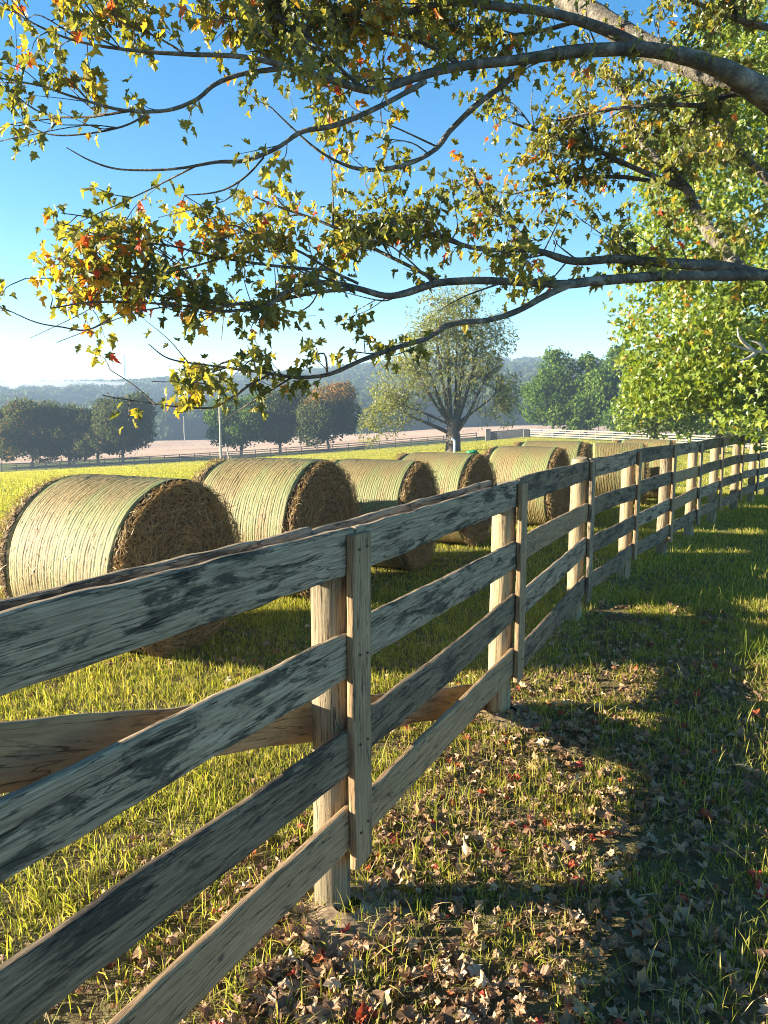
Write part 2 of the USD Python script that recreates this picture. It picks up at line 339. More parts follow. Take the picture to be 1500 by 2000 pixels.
sheet("harvested_field", -.75, .42, (150, 135), (318, 330), .25, "tan harvested field beyond the far dark fence", 14)
sheet("hillside_field", -.46, -.22, (452, 445), (505, 520), .5, "small tan field on the hillside above the left trees", 20)

# ------------------------------------------------------------------ near fence
rng = np.random.default_rng(11)
def board_mesh(L, h=.15, t=.026, seed=0, nx=None, sag=0.0):
    """A warped, worn board: local x along it from 0 to L, z up from 0 to h, y through its thickness."""
    nx = nx or max(8, int(L / .045)); nz = 7
    prof = []                                            # closed cross-section, chamfered
    c = .005
    for z in np.linspace(c, h - c, nz): prof.append((-t / 2, z))
    prof += [(-t / 2 + c, h), (t / 2 - c, h)]
    for z in np.linspace(h - c, c, nz): prof.append((t / 2, z))
    prof += [(t / 2 - c, 0), (-t / 2 + c, 0)]
    prof = np.array(prof); k = len(prof)
    xs = np.linspace(0, L, nx + 1)
    V = np.zeros((nx + 1, k, 3))
    V[..., 0] = xs[:, None]; V[..., 1] = prof[None, :, 0]; V[..., 2] = prof[None, :, 1]
    P = V.reshape(-1, 3)
    s = seed * 3.17
    wear = (meshkit.fbm(np.stack([P[:, 0] * 9 + s, P[:, 2] * 0 + (P[:, 2] > h / 2) * 7, P[:, 1] * 30], -1), 4, seed) - .5)
    edge = np.clip(np.abs(P[:, 2] - h / 2) / (h / 2), 0, 1) ** 3
    P[:, 2] += wear * .016 * edge * np.sign(P[:, 2] - h / 2)
    P[:, 1] += (meshkit.fbm(np.stack([P[:, 0] * 2.5 + s, P[:, 2] * 70, 0 * s + P[:, 2] * 0], -1), 3, seed + 9) - .5) * .0045 * np.sign(P[:, 1])
    bow = (meshkit.noise(np.stack([P[:, 0] * .9 + s, 0 * P[:, 0], 0 * P[:, 0]], -1), seed + 4) - .5)
    P[:, 2] += bow * .02 - sag * 4 * (P[:, 0] / L) * (1 - P[:, 0] / L)
    P[:, 1] += (meshkit.noise(np.stack([P[:, 0] * .8 + s, 3 + 0 * P[:, 0], 0 * P[:, 0]], -1), seed + 5) - .5) * .012
    i, j = np.meshgrid(np.arange(nx), np.arange(k), indexing="ij")
    q = np.stack([i * k + j, (i + 1) * k + j, (i + 1) * k + (j + 1) % k, i * k + (j + 1) % k], -1).reshape(-1, 4)
    f = np.vstack([q[:, [0, 1, 2]], q[:, [0, 2, 3]]])
    a = np.arange(1, k - 1)
    caps = np.vstack([np.stack([0 * a, a, a + 1], 1), np.stack([0 * a + nx * k, nx * k + a + 1, nx * k + a], 1)])
    return P, np.vstack([f, caps])

def post_mesh(h, r, seed, n=18, m=40):
    z = np.linspace(-.3, h, m); a = np.arange(n) * 2 * np.pi / n
    Z, Aa = np.meshgrid(z, a, indexing="ij")
    rr = r * (1 + .05 * (meshkit.fbm(np.stack([np.cos(Aa) * 2.2 + seed, np.sin(Aa) * 2.2, Z * .9], -1), 3, seed) - .5) * 2)
    crack = meshkit.noise(np.stack([np.cos(Aa) * 5 + seed, np.sin(Aa) * 5, Z * .5], -1), seed + 2)
    rr -= .006 * np.clip((crack - .72) / .1, 0, 1)
    rr = np.where(Z > h - .012, rr - .008, rr)
    v = np.stack([rr * np.cos(Aa), rr * np.sin(Aa), Z + (Z > h - .02) * .01 * np.cos(Aa + seed)], -1).reshape(-1, 3)
    v = np.vstack([v, [0, 0, h + .004]])
    i, j = np.meshgrid(np.arange(m - 1), np.arange(n), indexing="ij")
    q = np.stack([i * n + j, i * n + (j + 1) % n, (i + 1) * n + (j + 1) % n, (i + 1) * n + j], -1).reshape(-1, 4)
    k = np.arange(n)
    cap = np.stack([(m - 1) * n + k, (m - 1) * n + (k + 1) % n, np.full(n, m * n)], 1)
    return v, np.vstack([q[:, [0, 1, 2]], q[:, [0, 2, 3]], cap])

POSTS = np.array([(-1.09, .70), (-.178, 2.42), (.66, 4.10), (1.59, 6.06), (2.54, 7.72), (3.42, 9.03), (4.32, 10.4), (5.30, 11.9), (6.35, 13.4), (7.4, 14.9), (8.5, 16.4), (9.6, 17.9), (10.7, 19.4)])
PR = .066
fence = thing("board_fence", "weathered grey four-board fence running from the lower left past the hay bales", "fence")
n_p = len(POSTS)
dirs = np.gradient(POSTS, axis=0); dirs /= np.linalg.norm(dirs, axis=1, keepdims=True)
nrm = np.stack([dirs[:, 1], -dirs[:, 0]], 1)               # towards the viewer's side
for k, (x, y) in enumerate(POSTS):
    z = float(T(x, y))
    m = frame((x, y, z), (math.cos(k * 1.7), math.sin(k * 1.7), 0))
    m[:3, 2] += (rng.normal(0, .008), rng.normal(0, .008), 0)
    obj("post", post_mesh(1.325 + (.035 if k == 3 else rng.normal(0, .006)), PR * (1.0 + rng.normal(0, .04)), 20 + k), "post_grey" if k in (1, 5, 8) else "post_wood", fence, m, smooth=40)
for k, nm in ((1, "nearest post in view"), (2, "second post in view")):
    a = np.linspace(0, 2 * np.pi, 40, endpoint=False); u = np.linspace(0, 1, 12)
    U, Aa = np.meshgrid(u, a, indexing="ij")
    rr = .05 + U * (.24 + .1 * (meshkit.noise(np.stack([np.cos(Aa) * 2 + k * 5, np.sin(Aa) * 2, 0 * Aa], -1), 8) - .5))
    mx, my = POSTS[k, 0] + .05 + rr * np.cos(Aa), POSTS[k, 1] - .05 + rr * np.sin(Aa)
    mzz = T(mx, my) + .034 * (1 - U) ** 1.3 - .012 * U + .022 * (meshkit.fbm(np.stack([mx * 22, my * 22, 0 * mx], -1), 3, 2) - .5)
    i, j = np.meshgrid(np.arange(11), np.arange(40), indexing="ij")
    q = np.stack([i * 40 + j, (i + 1) * 40 + j, (i + 1) * 40 + (j + 1) % 40, i * 40 + (j + 1) % 40], -1).reshape(-1, 4)
    obj("soil_mound", (np.stack([mx, my, mzz], -1).reshape(-1, 3), q), "soil", smooth=True, label=f"bare brown soil heaped around the foot of the {nm}", cat="soil", kind="structure")
TOPS = [1.35, 1.015, .70, .39]
kinds = ["board_wood", "board_wood", "board_dark", "board_brown"]
for k in range(n_p - 1):
    a, b = POSTS[k] + nrm[k] * (PR + .016), POSTS[k + 1] + nrm[k + 1] * (PR + .016)
    za, zb = float(T(*a)), float(T(*b))
    d = np.array([*(b - a), zb - za]); L = np.linalg.norm(d); u = d / L
    for r, top in enumerate(TOPS):
        ja, jb = rng.normal(0, .012, 2) if r else rng.normal(0, .003, 2)
        p0 = np.array([*a, za + top - .15 + ja]) + u * .004
        p1 = np.array([*b, zb + top - .15 + jb]) - u * .004
        kind = kinds[r] if k < 2 else (["board_dark", "board_dark", "board_wood", "board_dark"][(r + k * 2) % 4] if rng.random() < .9 else "board_brown")
        obj("rail", board_mesh(np.linalg.norm(p1 - p0), .15 + rng.normal(0, .003), .026, k * 4 + r + 1, sag=[0, .0, .015, .03][r] * (1 if k in (3, 4, 7) else .25), nx=None if k < 4 else 14), kind, fence, frame(p0, p1 - p0), smooth=35)
    if k < 2:                                              # the second top board on the far side of the posts
        a2, b2 = POSTS[k] - nrm[k] * (PR + .016), POSTS[k + 1] - nrm[k + 1] * (PR + .016)
        p0 = np.array([*a2, za + 1.182]); p1 = np.array([*b2, zb + 1.186])
        e = (p1 - p0) / np.linalg.norm(p1 - p0)
        obj("rail", board_mesh(np.linalg.norm(p1 - p0) - .01, .15, .026, 70 + k), "board_wood", fence, frame(p0 + e * .005, p1 - p0), smooth=35)
for k in range(n_p):                                       # upright batten over each board joint
    p = POSTS[k] + nrm[k] * (PR + .016 + .030)
    z = float(T(*p))
    lo, hi = .19 + rng.normal(0, .015), 1.335 + rng.normal(0, .008)
    m = np.eye(4); m[:3, 0] = (0, 0, 1); m[:3, 1] = (*nrm[k], 0); m[:3, 2] = np.cross(m[:3, 0], m[:3, 1]); m[:3, 3] = (*(p - m[:2, 2] * .06), z + lo)
    bt = obj("batten", board_mesh(hi - lo, .12, .028, 90 + k, nx=26 if k < 4 else 12), "board_brown" if k % 3 else "board_wood", fence, m, smooth=35)
    if k in (1, 2, 3):
        heads = []
        for tz in TOPS:
            for dx in (.035, .085):
                c = trimesh.creation.cylinder(.0045, .004, sections=8)
                c.apply_transform(trimesh.transformations.rotation_matrix(math.pi / 2, (1, 0, 0)))
                c.apply_translation((tz - .07 - lo + rng.normal(0, .012), .0155, dx))
                heads.append((c.vertices, c.faces))
        obj("nail_heads", join(heads), "nail_rust", bt, kind="stuff")
# diagonal brace on the far side, from the foot of the second post up past the first
pb2 = np.array([*(POSTS[2] - nrm[2] * (PR + .014)), .0]); dd = np.array([*(POSTS[0] - nrm[0] * (PR + .03) - pb2[:2]), 1.16])
obj("brace_board", board_mesh(np.linalg.norm(dd), .15, .024, 140), "brace_wood", fence, frame(pb2, dd), smooth=35, label="tan diagonal brace board slanting across the far side of the posts")

# ------------------------------------------------------------------ far fences
def far_fence(name, pts, spacing, boards, h, mt, label, group=None, nb=4, bh=.14, post_r=.06):
    pts = np.asarray(pts, float)
    seg = np.linalg.norm(np.diff(pts, axis=0), axis=1); cum = np.concatenate([[0], np.cumsum(seg)])
    n = int(cum[-1] / spacing)
    s = np.linspace(0, cum[-1], n + 1)
    P = np.stack([np.interp(s, cum, pts[:, 0]), np.interp(s, cum, pts[:, 1])], 1)
    f = thing(name, label, "fence", loc=(P[0, 0], P[0, 1], float(T(*P[0]))), group=group)
    o = np.array([P[0, 0], P[0, 1], float(T(*P[0]))])
    bx = trimesh.creation.box((1, 1, 1))
    r2 = np.random.default_rng(5)
    for k in range(n + 1):
        z = float(T(*P[k])); b = bx.copy()
        b.apply_scale((post_r * 2, post_r * 2, h + .35)); b.apply_translation((P[k, 0] - o[0], P[k, 1] - o[1], z - o[2] + (h + .05) / 2 - .15 + r2.normal(0, .01)))
        obj("post", b, mt, f)
        if k == n: break
        z2 = float(T(*P[k + 1]))
        d = np.array([*(P[k + 1] - P[k]), z2 - z]); L = np.linalg.norm(d)
        e = np.array([d[1], -d[0]]) / np.linalg.norm(d[:2]) * (post_r + .016)
        for tz in boards:
            c = bx.copy(); c.apply_scale((L - .01, .028, bh)); c.apply_translation((L / 2, 0, 0))
            c.apply_transform(frame((P[k, 0] + e[0] - o[0], P[k, 1] + e[1] - o[1], z + tz - o[2] + r2.normal(0, .01)), d))
            obj("rail", c, mt, f)
    return f
def fp(px, Y): return ((px - 750) / FPX * Y * 1.0, Y)
far_fence("pasture_fence", [fp(-70, 127), fp(0, 125), fp(430, 122), fp(700, 119), fp(930, 114)], 2.5, (.35, .68, 1.0, 1.3), 1.35, "dark_rail", "long dark board fence along the far edge of the mown pasture")
far_fence("paddock_fence", [fp(1033, 112), fp(1120, 104), fp(1300, 94), fp(1600, 80)], 2.45, (.32, .63, .94, 1.25), 1.35, "pale_rail", "pale sunlit paddock fence below the green trees at right", post_r=.08)
far_fence("back_fence", [fp(1150, 150), fp(1400, 120), fp(1600, 104)], 2.6, (.4, .8, 1.2), 1.4, "dark_rail", "dark fence farther back under the maple crowns at right")

# dark low wall between two piers, left of the paddock fence
w0, w1 = np.array(fp(952, 113)), np.array(fp(1026, 112))
wall = thing("low_wall", "low dark grey plank wall between two grey piers left of the paddock fence", "wall", loc=(*w0, float(T(*w0))))
dz = float(T(*w1) - T(*w0)); Lw = np.linalg.norm(w1 - w0)
for k in range(6):
    b = trimesh.creation.box((Lw - .5, .06, .205)); b.apply_translation((Lw / 2, 0, .2 + k * .215))
    b.apply_transform(frame((0, 0, 0), (*(w1 - w0), dz)))
    obj("plank", b, "dark_wall", wall)
for p in (w0, w1):
    b = trimesh.creation.box((.75, .6, 2.1)); b.apply_translation((p[0] - w0[0], p[1] - w0[1], .75))
    obj("pier", b, "pier", wall)

# ------------------------------------------------------------------ hay bales
def bale_class(path, seed, L=1.12, r=.64):
    rg = np.random.default_rng(seed)
    c = stage.CreateClassPrim(path)
    na_, nx_ = 128, 150
    a = np.arange(na_) * 2 * np.pi / na_
    def rfun(X, Aa):
        cs = np.stack([X * 2.5 + seed, np.cos(Aa) * 1.3, np.sin(Aa) * 1.3], -1)
        rr = r * (1 + .045 * (meshkit.fbm(cs, 3, seed) - .5))
        rr = rr - .045 * np.clip((np.abs(X) - (L / 2 - .06)) / .06, 0, 1) ** 2
        rr = rr - .036 * np.exp(-((X + L / 2 - .12) / .032) ** 2)      # groove where the net's edge pulls in
        sq = np.clip(-np.sin(Aa) - .80, 0, 1) * .42          # settled, flattened underside
        return rr - sq * r
    i, j = np.meshgrid(np.arange(nx_ - 1), np.arange(na_), indexing="ij")
    q = np.stack([i * na_ + j, i * na_ + (j + 1) % na_, (i + 1) * na_ + (j + 1) % na_, (i + 1) * na_ + j], -1).reshape(-1, 4)[:, ::-1]
    def skin(x0, x1, fuzz, ridge, lift, ragged):
        x = np.linspace(x0, x1, nx_)
        X, Aa = np.meshgrid(x, a, indexing="ij")
        X = X + ragged * (meshkit.noise(np.stack([np.cos(Aa) * 4 + seed, np.sin(Aa) * 4, 0 * Aa], -1), 5) - .5)
        rr = rfun(X, Aa) + lift + fuzz * (rg.random(X.shape) - .5) + ridge * np.sin(X * 2 * np.pi / .030 + 3 * meshkit.noise(np.stack([X * 6, np.cos(Aa) * 2, np.sin(Aa) * 2], -1), 3))
        return np.stack([X, rr * np.cos(Aa), rr * np.sin(Aa)], -1).reshape(-1, 3)
    usdkit.mesh(stage, path + "/net_wrap", (skin(-L / 2 + .095, L / 2 - .035, .0034, .0016, .004, .02), q), M["net_wrap"], smooth=True)
    nx_ = 40
    i, j = np.meshgrid(np.arange(nx_ - 1), np.arange(na_), indexing="ij")
    q = np.stack([i * na_ + j, i * na_ + (j + 1) % na_, (i + 1) * na_ + (j + 1) % na_, (i + 1) * na_ + j], -1).reshape(-1, 4)[:, ::-1]
    usdkit.mesh(stage, path + "/hay_roll", (skin(-L / 2, L / 2, .016, 0, -.0155, 0), q), M["bale_end"], smooth=True)
    ends = []
    for s in (-1, 1):                                       # the cut ends: uneven spirals of hay
        rings = np.linspace(0, 1, 34)
        U, Ae = np.meshgrid(rings, a, indexing="ij")
        edge = rfun(np.full_like(Ae, s * L / 2), Ae) - .002
        rad_ = U * edge
        dx = .03 * (1 - U ** 6) + .035 * (meshkit.fbm(np.stack([rad_ * 20 + Ae * 1.5, np.cos(Ae) * 2.2, np.sin(Ae) * 2.2 + seed], -1), 3, seed + s) - .5) * (U < .99)
        dx = dx - .05 * np.exp(-(U / .08) ** 2)
        ve = np.stack([s * (L / 2 + dx), rad_ * np.cos(Ae), rad_ * np.sin(Ae)], -1).reshape(-1, 3)
        i, j = np.meshgrid(np.arange(33), np.arange(na_), indexing="ij")
        qe = np.stack([i * na_ + j, i * na_ + (j + 1) % na_, (i + 1) * na_ + (j + 1) % na_, (i + 1) * na_ + j], -1).reshape(-1, 4)
        usdkit.mesh(stage, path + ("/cut_end" if s < 0 else "/cut_end_001"), (ve, qe if s > 0 else qe[:, ::-1]), M["bale_end"], smooth=True)
    # loose straws: on the ends following the roll, on the rims sticking out, over the net
    def straws(n, where):
        th = rg.uniform(0, 2 * np.pi, n)
        if where == "end":
            s = np.where(rg.random(n) < .75, 1, -1); rad_ = r * np.sqrt(rg.uniform(.01, .95, n)); xx = s * (L / 2 + .032)
            p = np.stack([xx, rad_ * np.cos(th), rad_ * np.sin(th)], 1)
            tan = np.stack([0 * th + s * rg.normal(.12, .22, n), -np.sin(th), np.cos(th)], 1) + rg.normal(0, .6, (n, 3)) * np.array([.25, 1, 1])
            nn = np.stack([s, 0 * th, 0 * th], 1); ln = rg.uniform(.05, .19, n)
        elif where == "rim":
            s = np.where(rg.random(n) < .6, 1, -1); p = np.stack([s * (L / 2 + rg.normal(-.015, .03, n)), (r - .02) * np.cos(th), (r - .02) * np.sin(th)], 1)
            rdl = np.stack([0 * th, np.cos(th), np.sin(th)], 1)
            tan = rdl * rg.uniform(.1, .8, (n, 1)) + np.stack([s * rg.uniform(.1, 1.0, n), 0 * th, 0 * th], 1) + np.stack([0 * th, -np.sin(th), np.cos(th)], 1) * rg.normal(0, 1.0, (n, 1))
            nn = rdl; ln = rg.uniform(.03, .10, n)
        else:
            xx = rg.uniform(-L / 2, L / 2, n); r_ = rfun(xx, th) + .004
            p = np.stack([xx, r_ * np.cos(th), r_ * np.sin(th)], 1)
            nn = np.stack([0 * th, np.cos(th), np.sin(th)], 1)
            tan = np.stack([rg.normal(0, .6, n), -np.sin(th), np.cos(th)], 1) + nn * rg.normal(.05, .12, (n, 1)); ln = rg.uniform(.02, .09, n)
        m = bases(tan, nn + rg.normal(0, .4, (n, 3)), ln); m[:, :3, 3] = p - (m[:, :3, 1] * .4)
        m[:, :3, 0] *= (.0042 / ln)[:, None] / 1.0
        m[:, :3, 2] *= (rg.uniform(0, .05, n) / .1)[:, None]
        return m
    rib = np.array([(-.5, 0, 0), (.5, 0, 0), (-.5, .5, .12), (.5, .5, .12), (0, 1, 0)]), np.array([(0, 1, 3), (0, 3, 2), (2, 3, 4)])
    ms = np.vstack([straws(5200, "end"), straws(2600, "rim"), straws(700, "side")])
    v, f, ix = scatter(rib, ms)
    p = usdkit.mesh(stage, path + "/loose_straw", (v, f), M["straw"])
    tn = rg.beta(2, 2.2, len(ms)); tn[:5200] *= .9; tn[-700:] = rg.beta(3, 1.8, 700)
    UsdGeom.PrimvarsAPI(p).CreatePrimvar("tint", Sdf.ValueTypeNames.FloatArray, "vertex").Set(Vt.FloatArray.FromNumpy(tn[ix].astype(np.float32)))
    tag(p, kind="stuff")
bale_class("/World/bale_kind", 3)
bale_class("/World/bale_kind_001", 8)
BL = 1.12
AX = np.array([.915, -.403])                                # from a bale's middle to its end on our right
ends_ = [(-1.44, 5.27, 1.02, "nearest round hay bale at the far left, close behind the top rail"),
         (-.55, 6.92, 1.04, "second round hay bale, its end rising left of the first post in view"),
         (.40, 8.22, .97, "third round hay bale, between the first two posts in view"),
         (1.26, 9.75, .98, "fourth round hay bale with a green net scrap on top"),
         (2.72, 11.45, .99, "fifth round hay bale, its pale side behind the second post"),
         (3.42, 12.7, 1.03, "sixth round hay bale, rising just behind the fifth"),
         (5.0, 14.3, .98, "seventh round hay bale showing only its small dark end above the rail"),
         (6.05, 15.6, 1.02, "eighth and farthest round hay bale at the right end of the row")]
for k, (ex, ey, s, lab) in enumerate(ends_):
    c = np.array([ex, ey]) - AX * BL * s / 2
    z = float(T(*c)) + .60 * s
    rot = rng.normal(0, .05)
    ax = np.array([AX[0] * math.cos(rot) - AX[1] * math.sin(rot), AX[0] * math.sin(rot) + AX[1] * math.cos(rot), 0])
    m = frame((*c, z), ax)
    m[:3, :3] *= s
    m[:3, 1] *= 1 + rng.uniform(0, .05); m[:3, 2] *= 1 - rng.uniform(.0, .045)
    x = UsdGeom.Xform.Define(stage, numbered("/World/hay_bale"))
    x.GetPrim().GetReferences().AddInternalReference("/World/bale_kind" if k % 2 == 0 else "/World/bale_kind_001")
    x.GetPrim().SetInstanceable(True)
    setx(x, m)
    tag(x, lab, "hay bale", "round hay bales in a row behind the fence")
# green scrap of net on the fourth bale
g = trimesh.creation.icosphere(3, 1.0)
gv = np.array(g.vertices); gv = gv * (.6 + .9 * meshkit.fbm(gv * 2.2, 3, 2)[:, None]) * (.075, .05, .026)
c4 = np.array([1.26, 9.75]) - AX * .10
obj("net_scrap", (gv + (*c4, 1.225), g.faces), "green_net", smooth=True, label="crumpled bright green scrap of net wrap on top of the fourth bale", cat="net scrap")
# two dark stakes beyond the bales
for k, (px, py) in enumerate(((976, 884), (984, 884))):
    p = at(px, py, 24.0); p[2] = float(T(p[0], p[1]))
    st = tube(spline([p + (0, 0, -.2), p + (.01, 0, .35), p + (-.02 + .05 * k, 0, .78)], 8), np.linspace(.05, .03, 9), 6)
    obj("stake", st, "stake_dark", label=("left" if k == 0 else "right") + " of two short dark stakes in the pasture behind the fifth bale", cat="stake")

# ------------------------------------------------------------------ leaves and trees
def maple_leaf(seed=0):
    half = [(.03, .0), (.16, -.06), (.34, -.02), (.27, .12), (.40, .22), (.60, .42), (.36, .43), (.24, .50), (.30, .70), (.14, .74), (0, 1.0)]
    pts = np.array(half + [(-x, y) for x, y in half[-2::-1]])
    r_ = np.random.default_rng(seed)
    pts = pts * (1 + r_.normal(0, .07, pts.shape)) * (r_.uniform(.72, .98), 1)
    c = np.array([[0, .33]])
    v2 = np.vstack([c, pts]); n = len(pts)
    fold, curl = r_.uniform(.25, 1.1), r_.uniform(-.9, .3)
    z = fold * np.abs(v2[:, 0]) + curl * (v2[:, 1] - .3) ** 2 - .25 * v2[:, 0] ** 2 + r_.normal(0, .04, len(v2))
    f = np.stack([np.zeros(n - 1, int), np.arange(1, n), np.arange(2, n + 1)], 1)
    return np.column_stack([v2, z]), np.vstack([f, [0, n, 1]])
LEAVES = [maple_leaf(k) for k in range(9)]
_mp = [(0, 0), (.36, .0), (.2, .16), (.58, .42), (.24, .48), (0, 1.0), (-.24, .48), (-.58, .42), (-.2, .16), (-.36, .0)]
SMALL_LEAF = np.array([(0, .35, .0)] + [(x * .9, y, .35 * abs(x) - .3 * (y - .3) ** 2) for x, y in _mp]), np.array([(0, k, k % 10 + 1) for k in range(1, 11)])
QUAD = np.array([(0, 0, 0), (.42, .45, .1), (0, 1, -.05), (-.42, .5, .1)]), np.array([(0, 1, 2), (0, 2, 3)])

# the crown is thin at its drooping tips and full towards the trunk: how full, by direction seen from under the tree
FULL = np.array([[5, 4, 5, 4, 6, 7, 7, 7, 7, 7, 6, 5, 6, 6, 6], [4, 5, 2, 3, 4, 5, 6, 6, 6, 7, 6, 5, 5, 6, 6], [3, 2, 2, 2, 0, 3, 4, 5, 4, 4, 6, 6, 6, 6, 6], [0, 2, 3, 2, 1, 4, 5, 5, 4, 6, 7, 6, 5, 5, 6], [0, 5, 5, 5, 6, 7, 7, 7, 7, 7, 7, 6, 5, 5, 5],
                 [2, 5, 6, 6, 6, 5, 4, 4, 4, 4, 4, 3, 3, 4, 5], [2, 3, 1, 2, 5, 7, 7, 4, 2, 1, 0, 0, 0, 3, 5], [0, 1, 3, 5, 6, 6, 2, 0, 0, 0, 0, 0, 0, 0, 2], [0, 0, 0, 2, 1, 0, 0, 0, 0, 0, 0, 0, 0, 0, 0]]) / 7.5
from scipy.ndimage import map_coordinates
def fullness(p):
    d = np.atleast_2d(p) - (0, 0, EYE); dd = d[:, 1] * math.cos(PITCH) - d[:, 2] * math.sin(PITCH); uu = d[:, 1] * math.sin(PITCH) + d[:, 2] * math.cos(PITCH)
    qx, qy = d[:, 0] / dd * FPX + 750, 1000 - uu / dd * FPX
    e = map_coordinates(FULL, [qy / 100 - .5, qx / 100 - .5], order=1, mode="nearest")
    return np.where((qx < -60) | (qx > 1560) | (qy < -60), .8, e)

def twig_leaves(paths, rg, dens, size, droop=.5):
    """Twigs with paired leaves along branch lines. paths: list of (points, weight). Returns twig meshes, leaf matrices, source x of every leaf."""
    tw, mats = [], []
    for P, wgt, tip in paths:
        seg = np.linalg.norm(np.diff(P, axis=0), axis=1); L = seg.sum()
        n = rg.poisson(L * dens * wgt)
        if n == 0: n = 1
        cum = np.concatenate([[0], np.cumsum(seg)])
        s = np.append(rg.uniform(0.0, L, n), [L] * (2 if tip else 0))
        tan = np.gradient(P, axis=0); tan /= np.linalg.norm(tan, axis=1, keepdims=True) + 1e-9
        for sk in s:
            p = np.array([np.interp(sk, cum, P[:, i]) for i in range(3)]); t = np.array([np.interp(sk, cum, tan[:, i]) for i in range(3)])
            d = t * rg.uniform(.3, 1.0) + rg.normal(0, .55, 3) + (0, 0, .12); d /= np.linalg.norm(d)
            ln = rg.uniform(.10, .36) * (size / .075)
            q = spline([p, p + d * ln * .5 + rg.normal(0, .012, 3), p + d * ln + rg.normal(0, .03, 3) + (0, 0, -.03 * rg.random())], 5)
            if rg.random() > fullness(q[-1])[0] * 1.0 - .02: continue
            tw.append(tube(q, np.linspace(.0032, .0012, len(q)), 3))
            m_ = rg.integers(3, 7)
            for u in np.linspace(.35, 1, m_):
                b = q[min(int(u * (len(q) - 1)), len(q) - 1)]
                side = np.cross(d, rg.normal(0, 1, 3)); side /= np.linalg.norm(side) + 1e-9
                for sg in (-1, 1):
                    out = side * sg * .7 + d * .5 + rg.normal(0, .25, 3)
                    pet = b + out / np.linalg.norm(out) * rg.uniform(.02, .05)
                    ydir = out * .6 + np.array([0, 0, -droop * rg.uniform(.5, 2.2)]) + rg.normal(0, .2, 3)
                    mats.append((pet, ydir, rg.normal(0, .8, 3) + (-.7, -.35, .45) + out * .5, size * rg.uniform(.55, 1.2)))
    pos = np.array([m[0] for m in mats]); M4 = bases(np.array([m[1] for m in mats]), np.array([m[2] for m in mats]), np.array([m[3] for m in mats]))
    M4[:, :3, 3] = pos
    return tw, M4

rg = np.random.default_rng(21)
